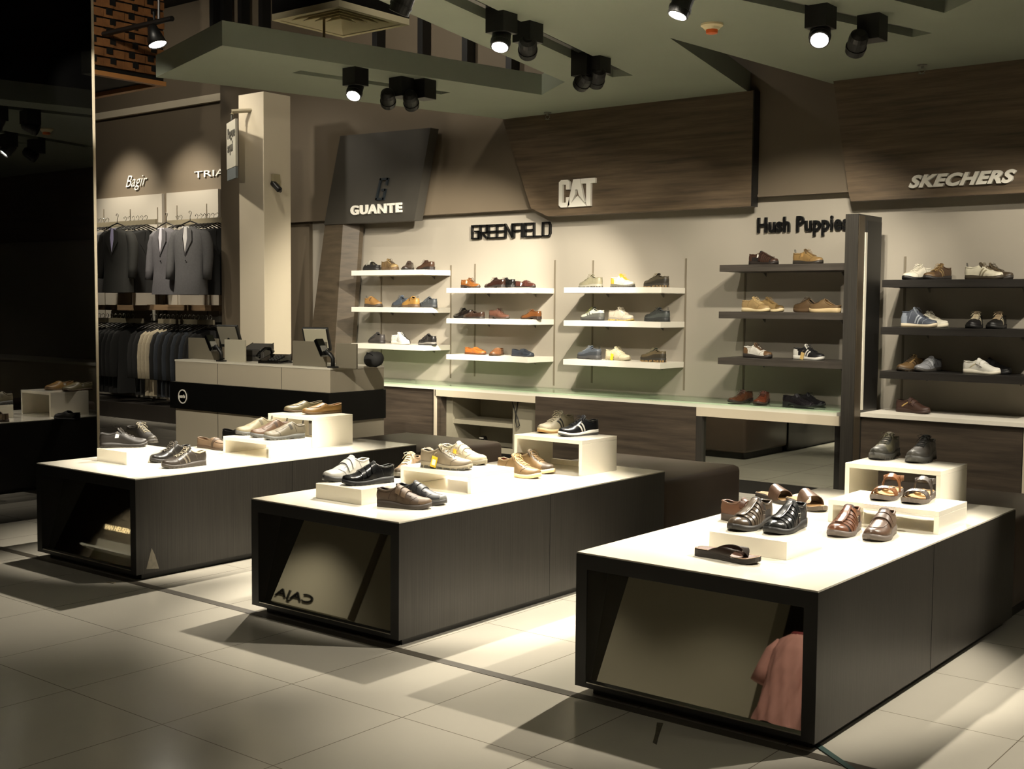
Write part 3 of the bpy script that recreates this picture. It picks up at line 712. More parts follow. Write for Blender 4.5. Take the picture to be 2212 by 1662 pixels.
def monitor(u, v, label, face, ry):
    p = aty(u, v, 6.78); t = thing('till_monitor', label, 'monitor', (p.x, 6.80, 1.0), ry); t.scale = (.78, .78, .86)
    MB().box(-.09, -.06, 0, .09, .07, .015).build('base', M['black'], t, bevel=.004)
    MB().tube([(0, .02, .015), (0, .02, .16), (0, 0, .22)], .02, 10).build('stand', M['black'], t)
    R = Matrix.Rotation(math.radians(-24), 3, 'Y')
    MB().obox((.0, 0, .24), (.04, .30, .24), R).build('housing', M['black'], t, bevel=.008)
    MB().obox((-.024, 0, .245), (.006, .26, .20), R).build('back_panel', face, t, bevel=.003)
    return t
monitor(492, 760, 'tilted till monitor with grey back at the left of the desk', mat('grey_back', '#7f7a6c', .5), 1.8)
monitor(681, 770, 'tilted till monitor with pale side at the right of the desk', mat('pale_back', '#a9a48f', .4), 1.95)
p = aty(545, 770, 6.72); t = thing('receipt_printer', 'dark grey receipt printer behind the pale upright panel', 'printer', (p.x, 6.78, 1.0), .4)
MB().box(-.10, -.08, 0, .10, .10, .10).prism([(-.10, -.08, .101), (-.10, .10, .101), (-.10, .10, .15)], (.2, 0, 0)).build('case', mat('printer_grey', '#2f2c27', .5), t, bevel=.006)
MB().box(-.07, -.085, .04, .07, -.08, .055).build('paper_slot', M['black'], t)
p = aty(594, 783, 6.62); t = thing('desk_phone', 'black office telephone with handset and keypad on the cash desk', 'telephone', (p.x, 6.62, 1.0), .25)
mb = MB().prism([(-.10, -.09, 0), (-.10, .09, 0), (-.10, .09, .075), (-.10, -.09, .02)], (.2, 0, 0)); mb.build('body', M['blackgl'], t, bevel=.005)
MB().tube([(-.13, -.06, .045), (-.135, -.03, .08), (-.12, .03, .12), (-.105, .08, .115), (-.1, .1, .085)], [.022, .016, .014, .016, .024], 10).build('handset', M['blackgl'], t, smooth=True)
mb = MB()
for i in range(4):
    for j in range(3): mb.box(-.01+j*.03, -.07+i*.03, .028+i*.009, .01+j*.03, -.052+i*.03, .037+i*.010)
mb.build('keypad', mat('phone_keys', '#3a3a38', .4), t)
MB().tube([(.1, .05, .02), (.16, .03, .01), (.2, .06, .01), (.24, .02, .008)], .006, 6).build('cord', M['black'], t)
p = aty(790, 785, 6.75); t = thing('hand_bag', 'soft black bag slumped at the right end of the cash desk', 'bag', (p.x-.05, 6.8, 1.0))
def bagf(u, v):
    a = u*PI; b = v*2*PI; r = math.sin(a)**.7
    return (.13*r*math.cos(b), .09*r*math.sin(b), .085-.085*math.cos(PI-a)+.01*math.sin(b*3)*r)
MB().grid(bagf, 12, 18).build('body', mat('black_cloth', '#151412', .8), t, smooth=True, merge=True)
t.scale = (.72, .72, .72); t.location.x += .09
MB().tube([(-.06, -.06, .12), (-.02, -.085, .16), (.04, -.08, .15), (.07, -.05, .10)], .006, 6).build('handle', M['black'], t)

# ---- security camera on the column, hanging sign
t = thing('security_camera', 'black security camera on a beige bracket high on the pale column', 'security camera', (-9.871, 8.26, 2.62))
p = atx(600, 397, -9.82)
t.location = (-9.871, p.y, p.z)
MB().box(0, -.05, .0, .035, .05, .10).build('bracket', mat('beige_plastic', '#8f8468', .5), t, bevel=.006)
R = Matrix.Rotation(math.radians(38), 3, 'Y')
MB().obox((.06, -.03, -.03), (.15, .05, .05), R).build('housing', M['black'], t, bevel=.008)
MB().lathe([(.016, .07), (.016, .09)], 14, 0, (.06, -.03, -.03), R @ Matrix.Rotation(PI/2, 3, 'Y')).build('lens', M['blackgl'], t)
p = aty(501, 300, 8.1)
hs_ = aty(501, 262, 8.05); zt_ = hs_.z; zb_ = aty(501, 388, 8.05).z
t = thing('hanging_sign', 'pale hanging sign with letters Pague aqui beside the column', 'sign', (hs_.x, 8.05, zt_), math.radians(-26))
hh = zt_-zb_
MB().box(-.21, -.012, -hh*.80, .21, .012, 0).build('board', mat('sign_white', '#c3beae', .4), t)
MB().box(-.19, -.012, -hh, .21, .012, -hh*.81).build('lower_board', mat('sign_grey', '#6d7272', .4), t)
for body, zz in (('Pague', -.17), ('aqu\u00ed', -.31)):
    me = text_mesh(body, .15, .004, .002)
    for v_ in me.vertices: v_.co = (v_.co.x, -v_.co.z, v_.co.y)
    me.materials.clear(); me.materials.append(mat('sign_grey_text', '#55524a', .5)); o = bpy.data.objects.new('lettering', me); COL.objects.link(o); o.parent = t; o.location = (-.15, -.015, zz)
MB().tube([(0, 0, 0), (0, 0, .07)], .012, 6).build('hook', M['steel'], t)
MB().tube([(0, 0, .07), (.0, 0, .10), (.036, .19, .12), (.038, .205, .12)], .022, 8).build('arm', mat('bracket_cream', '#a59a80', .5), t)

# ---------------------------------------------------------------- suit bay
for (a, b) in [((-15.4, -13.561)), ((-13.46, -12.385))] if False else [(-15.9, -13.561), (-13.46, -12.39)]:
    struct(MB().box(a, 9.56, .22, b, 9.6, 2.92).build('wall_niche', M['wallpale']), 'pale lit back panel of the suit display')
tag(MB().box(-15.9, 9.0, 0, -12.39, 9.598, .2).build('platform', mat('dark_platform', '#2b251f', .6)), 'low dark platform under the suit rails', 'platform')
YR = 9.2
def rail(u0, u1, v, label, off=0):
    a = aty(u0, v, YR); b = aty(u1, v, YR)
    t = thing('clothes_rail', label, 'clothes rail', ((a.x+b.x)/2, YR, a.z)); h = abs(b.x-a.x)/2
    MB().box(-h, -.012, -.03, h, .012, .03).build('bar', mat('rail_metal', '#948a73', .35, metal=.4), t)
    for s in (-.8, 0, .8):
        MB().box(s*h-.01, .012, -.025, s*h+.01, 9.56-YR-.001, .0).build('bracket', M['steel'], t)
    return t, a.x, b.x, a.z
rls = [rail(205, 338, 487, 'upper left clothes rail with dark suit jackets'), rail(362, 479, 482, 'upper right clothes rail with grey and black jackets'),
       rail(205, 309, 691, 'lower left clothes rail with black jackets'), rail(343, 462, 694, 'lower right clothes rail with cream and dark jackets')]
def track_bay(u, v0, v1, lb):
    a = aty(u, v0, 9.555)
    tag(MB().box(a.x-.005, 9.552, 1.0, a.x+.005, 9.558, a.z).build('shelf_track', mat('track_steel', '#6f6656', .5)), lb, 'track')
for u, v0, lb in [(224, 452, 'leftmost thin vertical track in the suit bay'), (281, 452, 'second thin vertical track from the left in the suit bay'), (340, 448, 'third thin vertical track in the suit bay'), (382, 444, 'fourth thin vertical track in the suit bay'), (446, 440, 'rightmost thin vertical track in the suit bay')]:
    track_bay(u, v0, 0, lb)
wsh = wood_mat('brown_oak', '#6d5640', '#8d7558', (2, 4, 30), .5)
for u0, u1, lb in [(205, 291, 'brown wooden shelf between the upper and lower left suit rails'), (318, 461, 'brown wooden shelf between the upper and lower right suit rails')]:
    a, b = aty(u0, 664, 9.3), aty(u1, 664, 9.3)
    tag(MB().box(a.x, 9.3, a.z-.035, b.x, 9.555, a.z+.035).build('wall_shelf', wsh), lb, 'shelf')
cloth = {}
def cm(h): return mat('suit_cloth_'+h[1:], h, .85, noise=.08, nscale=(40, 40, 40))
def jacket_parts(col, shirt=None, length=.80):
    """jacket hanging from origin (rail), width along local X, front = -Y"""
    t = bpy.data.objects.new('suit_jacket', None); COL.objects.link(t)
    m = cm(col); top = -.10
    lev = [(0, .055, .045), (.02, .10, .06), (.05, .19, .07), (.09, .215, .08), (.2, .215, .095), (.35, .205, .095), (.5, .205, .09), (.65, .215, .10), (length, .225, .105)]
    def f(u, v):
        k = u*(len(lev)-1); i = min(int(k), len(lev)-2); fr = k-i; a, b = lev[i], lev[i+1]
        z, wx, wy = [a[q]+(b[q]-a[q])*fr for q in range(3)]; an = 2*PI*v
        cs, sn = math.cos(an), math.sin(an)
        w_ = 1+.03*math.sin(an*5+z*9)*min(1, z*2)
        return (wx*math.copysign(abs(cs)**.75, cs)*w_, wy*math.copysign(abs(sn)**.8, sn)*w_, top-z)
    MB().grid(f, 24, 28, closev=True).build('body', m, t, smooth=True)
    for s in (-1, 1):
        pts = [(s*.17, 0, top-.06), (s*.215, 0, top-.10), (s*.245, .0, top-.2), (s*.262, -.01, top-.35), (s*.268, -.03, top-.5), (s*.27, -.045, top-.62)]
        MB().tube(pts, [.05, .062, .066, .062, .055, .05], 12).build('sleeve', m, t, smooth=True)
    for s in (-1, 1):
        MB().prism([(s*.02, -.085, top-.005), (s*.085, -.085, top-.04), (s*.10, -.100, top-.17), (s*.0, -.108, top-.34), (s*.035, -.10, top-.14)], (0, -.008, 0)).build('lapel', cm(col), t)
    if shirt:
        MB().prism([(-.055, -.088, top-.0), (.055, -.088, top-.0), (0, -.104, top-.30)], (0, -.003, 0)).build('shirt_front', mat('shirt_'+shirt[1:], shirt, .7), t)
    MB().lathe([(.008, 0), (.008, .004)], 10, 0, (.01, -.108, top-.40), Matrix.Rotation(PI/2, 3, 'X')).build('button', M['black'], t)
    return t
def hanger_parts():
    t = bpy.data.objects.new('clothes_hanger', None); COL.objects.link(t)
    MB().tube([(-.012, 0, .03), (-.018, 0, .045), (0, 0, .058), (.018, 0, .043), (.014, 0, .02), (0, 0, -.005), (0, 0, -.06)], .004, 6).build('hook', M['steel'], t, smooth=True)
    MB().tube([(-.19, 0, -.135), (-.10, 0, -.095), (0, 0, -.06), (.10, 0, -.095), (.19, 0, -.135)], .008, 8).build('arm', mat('hanger_plastic', '#24211d', .4), t, smooth=True)
    return t
PROTO = {}
def hang(col, x, z, rz, label, grp, shirt=None, length=.80, sc=1):
    key = (col, shirt, length)
    if key not in PROTO: PROTO[key] = o = jacket_parts(col, shirt, length)
    else: o = copy_tree(PROTO[key])
    yy = YR-(.36 if shirt else 0)
    o.location = (x, yy, z-.03); o.rotation_euler = (0, 0, rz); o.scale = (sc, sc*(1 if shirt else .27), sc)
    tag(o, label, 'jacket', grp)
    if 'h' not in PROTO: PROTO['h'] = h = hanger_parts()
    else: h = copy_tree(PROTO['h'])
    h.location = (x, yy, z-.0); h.rotation_euler = (0, 0, rz)
    tag(h, 'hanger of the '+label.replace(' over a lavender shirt', '').replace(' over a white shirt', ''), 'hanger', 'clothes hangers on the suit rails')
ordn = ['first', 'second', 'third', 'fourth', 'fifth', 'sixth', 'seventh', 'eighth', 'ninth', 'tenth', 'eleventh', 'twelfth', 'thirteenth', 'fourteenth', 'fifteenth', 'sixteenth']
BLK, GRY, LGR, CRM, BLU = '#151412', '#4d4c4c', '#777570', '#a3977f', '#2b2f35'
rows = [
    (rls[0], 'upper left rail', [(212, LGR, 80), (219, LGR, 78), (227, GRY, 80), (234, GRY, 80), (255, '#24231f', 14, '#b9b3d6'), (272, BLK, 70), (281, BLK, 74), (290, BLK, 76), (299, BLK, 78), (308, BLK, 80), (317, BLK, 80)]),
    (rls[1], 'upper right rail', [(361, '#5f5c5e', 6, '#d8d4da'), (384, LGR, 76), (392, GRY, 78), (412, '#5a5858', 16, '#c8c4c0'), (426, BLK, 70), (435, BLK, 74), (443, BLK, 76), (452, BLK, 78), (461, BLK, 80), (470, BLK, 80)]),
    (rls[2], 'lower left rail', [(214, BLU, 76), (222, BLK, 76), (231, BLK, 76), (240, BLK, 78), (249, BLK, 78), (258, BLK, 78), (267, BLK, 80), (276, BLK, 80), (286, BLK, 80)]),
    (rls[3], 'lower right rail', [(326, BLK, 70), (336, BLK, 74), (347, CRM, 76), (355, CRM, 76), (363, CRM, 78), (373, BLK, 78), (382, BLU, 78), (391, BLK, 78), (400, BLU, 78), (409, BLK, 80), (418, BLU, 80), (427, BLK, 80), (436, BLU, 80), (445, BLK, 80), (454, BLK, 80)]),
]
cn = {BLK: 'black', GRY: 'dark grey', LGR: 'light grey', CRM: 'cream', BLU: 'slate blue'}
for (rt, xa_, xb_, z), rn, items in rows:
    for i, it in enumerate(items):
        u, col, ang = it[:3]; sh = it[3] if len(it) > 3 else None
        x = aty(u, 600, YR-(.36 if sh else 0)).x
        lb = '%s jacket%s, %s from left on the %s' % (cn.get(col, 'charcoal' if sh != '#d8d4da' else 'mid grey'), ' over a %s shirt' % ('lavender' if sh == '#b9b3d6' else 'white') if sh else '', ordn[i], rn)
        ang = ang if sh else 77+(ang-75)*.4
        hang(col, x, z+.03, math.radians(ang), lb, 'suit jackets on the %s' % rn, sh, .80 if 'upper' in rn else .84)

# ---------------------------------------------------------------- what the mirrors see behind the camera
struct(MB().box(-11.6, -4.3, 0, -5.75, -4.0, 3.2).build('wall_partition', M['cream']), 'beige partition wall behind the viewpoint')
struct(MB().box(-13.85, -4.6, 1.44, -12.2, -4.45, 2.8).build('wall_sign_panel', M['cream']), 'beige panel with the till sign opposite the plinths')
sign_text('wall_sign', 'CAJA', 'dark letters CAJA on the beige panel seen in the middle plinth mirror', (-13.79, 1.49), (-12.98, 1.65), -4.44, MK, off=.001, facing=-1)
# pink shirt on a mannequin in front of the plinths, beside the viewpoint
t = thing('mannequin', 'pale headless mannequin form wearing the pink shirt, seen in the right plinth mirror', 'mannequin', (-4.02, -1.0, 0), math.radians(200))
body = mat('mannequin_pale', '#8d8a84', .5)
def tor(u, v):
    lv_ = [(.86, .15, .11), (.98, .165, .12), (1.1, .14, .105), (1.25, .165, .115), (1.38, .19, .11), (1.47, .17, .08), (1.52, .06, .055), (1.56, .05, .05)]
    k = u*(len(lv_)-1); i = min(int(k), len(lv_)-2); fr = k-i; a, b = lv_[i], lv_[i+1]; z, wx, wy = [a[q]+(b[q]-a[q])*fr for q in range(3)]
    return (wx*math.cos(2*PI*v), wy*math.sin(2*PI*v), z)
MB().grid(tor, 28, 24, closev=True).build('torso', body, t, smooth=True)
MB().lathe([(.16, 0), (.16, .015), (.02, .03)], 24).build('base', M['steel'], t)
sh = thing('pink_shirt', 'crumpled pink short sleeved shirt hanging open on the mannequin', 'shirt', (-4.02, -1.0, 0), math.radians(200))
pk = mat('pink_cotton', '#c98f84', .8, noise=.06)
def shf(u, v):
    lv_ = [(.80, .245, .175), (.9, .235, .17), (1.1, .215, .15), (1.25, .215, .15), (1.42, .225, .13), (1.51, .20, .10), (1.56, .075, .07)]
    k = u*(len(lv_)-1); i = min(int(k), len(lv_)-2); fr = k-i; a, b = lv_[i], lv_[i+1]; z, wx, wy = [a[q]+(b[q]-a[q])*fr for q in range(3)]
    an = 2*PI*v; r = 1+.07*math.sin(an*7+z*9)*(1.7-z)+.05*math.sin(an*12-z*17)*(1.7-z)+.02*math.sin(an*19+z*31)
    return (wx*math.cos(an)*r, wy*math.sin(an)*r, z+.03*math.sin(an*3)*(1-u))
MB().grid(shf, 30, 64, closev=True).build('body', pk, sh, smooth=True)
for s in (-1, 1):
    MB().tube([(s*.17, 0, 1.47), (s*.24, 0, 1.40), (s*.275, 0, 1.27), (s*.29, -.01, 1.15)], [.07, .08, .085, .09], 16).build('sleeve', pk, sh, smooth=True)
MB().tube([(.07*math.cos(a), .065*math.sin(a), 1.565+.01*math.sin(a)) for a in [2*PI*q/16 for q in range(16)]], .017, 8, 0, True).build('collar', mat('red_collar', '#7d2f30', .8), sh, smooth=True)
tr_ = thing('trousers', 'pale grey trousers below the pink shirt on the mannequin', 'trousers', (-4.02, -1.0, 0), math.radians(200))
for s in (-1, 1):
    MB().tube([(s*.08, 0, .85), (s*.095, 0, .6), (s*.10, -.01, .35), (s*.10, -.01, .1)], [.105, .10, .085, .08], 16).build('leg', mat('pale_trouser', '#8f8d8f', .8), tr_, smooth=True)
spot((-3.6, .6, 3.15), (-4.15, -1, 1.2), 60, 50, .5)
# lit sign bay opposite, seen twice reflected
struct(MB().box(.8, -4.3, 0, 4.3, -4.15, 3.2).build('wall_sign_bay', M['brown']), 'brown wall of the lit bay opposite')
sign_text('wall_sign', 'VAN HEUSEN', 'warm lit letters on the brown bay opposite, behind the viewpoint', (1.93, 1.90), (2.66, 1.985), -4.14, mat('warm_lit_letter', '#e8c888', .5, emit=(1, .75, .4), es=5), facing=-1, ext=.01)
t = thing('display_shelving', 'lit pale shelving below the warm lit letters behind the viewpoint', 'shelving', (1.9, -4.14, 0))
MB().box(-.75, 0, .5, .75, .02, 1.72).build('back', M['wallpale'], t)
for z in (.75, 1.0, 1.25, 1.5): MB().box(-.75, .02, z, .75, .3, z+.03).build('shelf', M['white_m'], t)
spot((1.9, -3.0, 3.1), (1.9, -4.1, 1.2), 420, 60, .5)

# ---------------------------------------------------------------- small things on the floor
p = atz(1757, 1606, 0); q2 = atz(1840, 1664, 0)
t = thing('tape_strip', 'crumpled teal tape stuck to the floor at the near corner of the rightmost plinth', 'tape', (p.x, p.y, 0))
d = Vector((q2.x-p.x, q2.y-p.y)); n_ = Vector((-d.y, d.x)).normalized()*.012
MB().prism([(n_.x, n_.y, .002), (-n_.x, -n_.y, .002), (d.x*1.2-n_.x, d.y*1.2-n_.y, .002), (d.x*1.2+n_.x, d.y*1.2+n_.y, .002)], (0, 0, .002)).build('strip', mat('teal_tape', '#2c443f', .6), t)
MB().grid(lambda u, v: (.025*(u-.5)+.004*math.sin(v*9), .02*(v-.5)+.01, .004+.02*math.sin(u*PI)*(1-v)), 6, 6).build('crumpled_end', mat('teal_tape', '#2c443f', .6), t, solid=.002)
p = atz(1419, 1562, 0); q2 = atz(1412, 1608, 0)
d = Vector((q2.x-p.x, q2.y-p.y))
o = MB().prism([(0, 0, 0), (.022, .008, 0), (d.x*.55+.016, d.y*.55, 0), (d.x+.012, d.y, 0), (d.x-.01, d.y+.01, 0), (d.x*.55, d.y*.55, 0)], (0, 0, .0015)).build('tape_scrap', mat('olive_tape', '#4a4433', .6, noise=.5, nscale=(60, 60, 60))); o.location = (p.x, p.y, .0002)
tag(o, 'torn olive scrap of tape on the floor in front of the rightmost plinth', 'tape')
p = atz(229, 1259, 0)
o = MB().prism([(0, 0, 0), (.05, .01, 0), (.045, .03, 0), (.01, .025, 0)], (0, 0, .004)).build('paper_scrap', mat('paper_scrap', '#6d6552', .7)); o.location = (p.x, p.y, .0002)
tag(o, 'tiny scrap of paper on the floor near the leftmost plinth corner', 'scrap')

# ---------------------------------------------------------------- shoes
def interp(tab, t):
    if t <= tab[0][0]: return tab[0][1]
    for (a, va), (b, vb) in zip(tab, tab[1:]):
        if t <= b:
            k = (t-a)/(b-a); k2 = k*k*(3-2*k)*.5+k*.5
            return va+(vb-va)*k2
    return tab[-1][1]
SL = .29
WID = {'round': [(0, 0), (.006, .012), (.02, .021), (.05, .028), (.12, .0325), (.25, .033), (.42, .035), (.58, .043), (.70, .048), (.80, .047), (.88, .041), (.94, .032), (.975, .021), (.993, .010), (1, 0)],
       'slim': [(0, 0), (.006, .011), (.02, .019), (.05, .026), (.12, .030), (.25, .030), (.42, .032), (.58, .040), (.70, .043), (.80, .039), (.88, .031), (.94, .023), (.975, .015), (.993, .007), (1, 0)]}
HGT = {'sneaker': [(0, .070), (.05, .073), (.2, .064), (.33, .070), (.40, .082), (.50, .074), (.65, .055), (.78, .041), (.9, .033), (.97, .024), (1, .010)],
       'hiker': [(0, .066), (.05, .070), (.2, .062), (.33, .068), (.40, .076), (.50, .070), (.65, .056), (.78, .044), (.9, .037), (.97, .027), (1, .012)],
       'hitop': [(0, .105), (.05, .108), (.2, .104), (.33, .112), (.40, .108), (.50, .086), (.65, .060), (.78, .043), (.9, .034), (.97, .024), (1, .010)],
       'dress': [(0, .062), (.05, .064), (.2, .056), (.33, .062), (.42, .068), (.50, .062), (.65, .046), (.78, .036), (.9, .030), (.97, .021), (1, .008)],
       'loafer': [(0, .058), (.05, .056), (.2, .046), (.35, .044), (.50, .062), (.56, .058), (.65, .048), (.78, .038), (.9, .030), (.97, .021), (1, .008)],
       'slipon': [(0, .068), (.05, .070), (.2, .066), (.33, .084), (.42, .080), (.50, .073), (.65, .056), (.78, .042), (.9, .033), (.97, .024), (1, .010)],
       'clog': [(0, .030), (.05, .032), (.2, .030), (.33, .050), (.48, .080), (.55, .076), (.65, .062), (.78, .048), (.9, .038), (.97, .028), (1, .012)]}
SOLE = {'sneaker': (.030, .018, .6), 'hiker': (.036, .024, .8), 'hitop': (.026, .020, .5), 'dress': (.028, .010, .4), 'loafer': (.016, .010, .4), 'slipon': (.030, .020, .8), 'clog': (.032, .026, .6)}
OPEN = {'sneaker': .40, 'hiker': .38, 'hitop': .36, 'dress': .42, 'loafer': .52, 'slipon': .34, 'clog': .50}
def z0f(kind, t):
    a, b, _ = SOLE[kind]; k = min(1, max(0, (t-.2)/.45)); k = k*k*(3-2*k)
    return a+(b-a)*k+spr(t)
def spr(t): return .012*max(0, (t-.78)/.22)**2
def cen(t, side): return side*(.005*math.sin(PI*min(1, t*1.15))-.006*max(0, t-.7)/.3)
def stx(i, n):
    q = i/n; return .5-.5*math.cos(PI*q)
DK = .68
def dull(h):
    if len(h) != 7: return h
    c = [int(h[i:i+2], 16) for i in (1, 3, 5)]; g_ = sum(c)/3
    k_ = DK-.12 if g_ < 105 else (DK if g_ < 170 else min(.95, DK+.14))
    return '#%02x%02x%02x' % tuple(int(max(0, min(255, (g_+(x-g_)*.86)*k_))) for x in c)
def shoe(kind, up, sole='#2a2724', acc=None, lining='#3b332b', lace=None, acc2=None, tongue=None, gloss=.5, style='', side=1, wid='round', tagc=None, name=None, outsole=None, insole=None):
    up, acc, acc2, tongue = dull(up), acc and dull(acc), acc2 and dull(acc2), tongue and dull(tongue)
    nm = name or {'sneaker': 'sneaker', 'hiker': 'hiking_shoe', 'hitop': 'high_top_sneaker', 'dress': 'dress_shoe', 'loafer': 'loafer', 'slipon': 'slip_on_shoe', 'clog': 'clog'}[kind]
    t = bpy.data.objects.new(nm, None); COL.objects.link(t); t.empty_display_size = .05
    W = WID[wid]; Hh = HGT[kind]; to = OPEN[kind]; L = SL
    mu = mat('upper_'+up[1:], up, gloss, bump=.12, bscale=220, noise=.06, nscale=(40, 40, 40)); ma = mat('upper_'+(acc or up)[1:], acc or up, gloss, bump=.12, bscale=220, noise=.06, nscale=(40, 40, 40))
    ma2 = mat('upper_'+(acc2 or acc or up)[1:], acc2 or acc or up, gloss, bump=.12, bscale=220, noise=.06, nscale=(40, 40, 40)); mt = mat('tongue_'+(tongue or acc or up)[1:], tongue or acc or up, .7)
    ms = mat('rubber_'+sole[1:], sole, .55); ml = mat('lining_'+lining[1:], lining, .85)
    def so(t_): return 0 if t_ >= to else .60*math.sqrt(max(0, 1-(t_/to)**4))
    def SF(t_, s, off=0):
        w_ = interp(W, t_); h = interp(Hh, t_)*(1.0+(.16 if kind != 'clog' else .05)*so(t_)/.6*(1-t_/to*.6 if t_ < to else 0)); z0 = z0f(kind, t_)
        a = s*PI/2; e1 = .62+.18*min(1, t_*1.2); e2 = .62+.30*max(0, min(1, (t_-.3)/.5))
        y = (w_+off)*math.copysign(abs(math.sin(a))**e1, a); z = (h+off)*max(0, math.cos(a))**e2
        bul = 1+.05*math.sin(min(1, z/max(h, 1e-4))*PI)
        lean = 1-.18*max(0, (z/.08))*(1 if t_ < .45 else .6)
        xo = 0
        if t_ < .12: xo = .010*math.sin(min(1, z/.07)*PI)*(-.6)+.10*z*(1-t_/.12)*.8
        if t_ < .02: xo -= off
        if t_ > .98: xo += off
        return Vector((t_*L-L/2+xo, cen(t_, side)+y*bul*lean, z0+z))
    sty = style.split()
    def mf(t_, s):
        a = abs(s)
        if 'weave' in sty: return 3 if t_ < .86 and (t_ > .30 or a > .8) and not (t_ < .16) else 0
        if 'cap' in sty and t_ > .86-.10*(1-a): return 1
        if 'mud' in sty and (a > .78 or t_ > .93): return 2
        if 'counter' in sty and t_ < .13+.08*a: return 1
        if 'tongue' in sty and a < .14 and to-.02 < t_ < .68: return 3
        if 'stay' in sty and .12 < a < .36 and to-.06 < t_ < .70: return 1
        if 'panel' in sty and .35 < a and .30 < t_ < .52: return 1
        return 0
    n = 40; nv = 11; mb = MB()
    for sg in (-1, 1):
        fn = lambda u, v, sg=sg: SF(stx(u, 1) if False else (.5-.5*math.cos(PI*u)), sg*(1-(1-so(.5-.5*math.cos(PI*u)))*v) if False else sg*(1+(so(.5-.5*math.cos(PI*u))-1)*v))
        mb.grid(fn, n, nv, mf=lambda u, v, sg=sg: mf(.5-.5*math.cos(PI*u), sg*(1+(so(.5-.5*math.cos(PI*u))-1)*v)))
    mb.build('upper', [mu, ma, ma2, mt], t, smooth=True, merge=True)
    # lining and insole
    mb = MB()
    for sg in (-1, 1):
        def fl(u, v, sg=sg):
            t_ = (to+.10)*(.5-.5*math.cos(PI*u)); p = SF(t_, sg*(1+(so(t_)-1)*v), -.0045); p.x = (p.x+L/2)*.965+.006-L/2; return p
        mb.grid(fl, 16, 6)
    mb.grid(lambda u, v: ((.02+u*.66)*L-L/2, cen(u, side)+interp(W, .02+u*.66)*.86*(2*v-1), z0f(kind, .02+u*.66)+.007), 12, 2)
    mb.build('lining', ml, t, smooth=True)
    # collar rim
    e = [SF(t_, so(t_)) for t_ in [to*(1-q/14)**1.3 for q in range(15)]]; e2 = [SF(t_, -so(t_)) for t_ in [to*(1-q/14)**1.3 for q in range(15)]]
    MB().tube(e+e2[::-1][1:-1], .0036 if kind in ('dress', 'loafer') else .0048, 6, 0, True).build('collar', ma2 if 'ccol' in sty else (ml if 'lcol' in sty else mu), t, smooth=True)
    # sole
    arch = kind in ('dress',); ov = .0035
    def outl(t_, k): return interp(W, t_)*1.045+k*(1 if 0 < t_ < 1 else 0)
    mso = [ms, mat('rubber_'+(outsole or sole)[1:], outsole or sole, .6)]
    mb = MB(); N = 30
    def zb(t_):
        if arch and .24 < t_ < .62: k = (t_-.24)/.38; return max(0, .5*(z0f(kind, t_)-.008)*(1 if k < .05 else (1-k)**.8)*2*.9 if k < .999 else 0)
        if kind in ('hiker', 'slipon') and .30 < t_ < .48: return .007*math.sin((t_-.30)/.18*PI)
        return spr(t_)
    ts = [.5-.5*math.cos(PI*i/N) for i in range(N+1)]
    ringv = []
    for i, t_ in enumerate(ts):
        x = t_*L-L/2; xx = x+(-.003 if i == 0 else (.004 if i == N else 0)); c = cen(t_, side); w_ = outl(t_, ov)
        if i in (0, N): w_ = .0
        zt = z0f(kind, t_)+.0035; z1 = zb(t_); zm = z1+(zt-z1)*.45
        ringv.append([(xx, c-w_*.97, z1), (xx, c-w_*1.0, zm), (xx, c-w_*.985, zt), (xx, c+w_*.985, zt), (xx, c+w_, zm), (xx, c+w_*.97, z1)])
    vv = [p for r in ringv for p in r]; fs = []; fm = []
    for i in range(N):
        for j in range(6):
            j2 = (j+1) % 6; fs.append((i*6+j, (i+1)*6+j, (i+1)*6+j2, i*6+j2)); fm.append(1 if j in (0, 4, 5) else 0)
            if 'tread' in sty and j in (0, 4) and i % 3 == 0: fm[-1] = 0
    mb.add(vv, fs); mb.m = fm
    mb.build('sole', mso, t, smooth=(kind != 'dress'), merge=True)
    if 'tread' in sty or kind in ('hiker', 'slipon'):
        mb = MB()
        for i in range(11):
            t_ = .06+i*.085
            if .30 < t_ < .46: continue
            w_ = outl(t_, ov)+.0012; c = cen(t_, side); x = t_*L-L/2; z1 = zb(t_)
            mb.box(x-.006, c-w_, z1-.0002, x+.006, c+w_, z1+.010)
        mb.build('tread', mso[1], t)
    if kind == 'dress' or 'welt' in sty:
        pts = [Vector((t_*L-L/2, cen(t_, side)+sg*outl(t_, ov), z0f(kind, t_)+.002)) for sg in (1, -1) for t_ in ([q/20 for q in range(1, 20)] if sg == 1 else [q/20 for q in range(19, 0, -1)])]
        MB().tube(pts, .002, 5, 0, True).build('welt', mso[1], t)
    # tongue
    if kind in ('sneaker', 'hiker', 'hitop', 'dress') or 'tongued' in sty:
        h0 = .015 if kind != 'dress' else .010
        if 'tongued' in sty or 'velcro' in sty: h0 = .007
        def tf(u, v):
            s = (v*2-1)*.46; b = SF(to+.07-.07*u, s*(1-.2*u), -.002+.003*u); k = max(0, u-.3)/.7
            b.z += h0*k; b.x -= h0*.55*k; return b
        MB().grid(tf, 8, 8).build('tongue', mt, t, smooth=True, solid=.004)
    if kind == 'hitop':
        mb = MB()
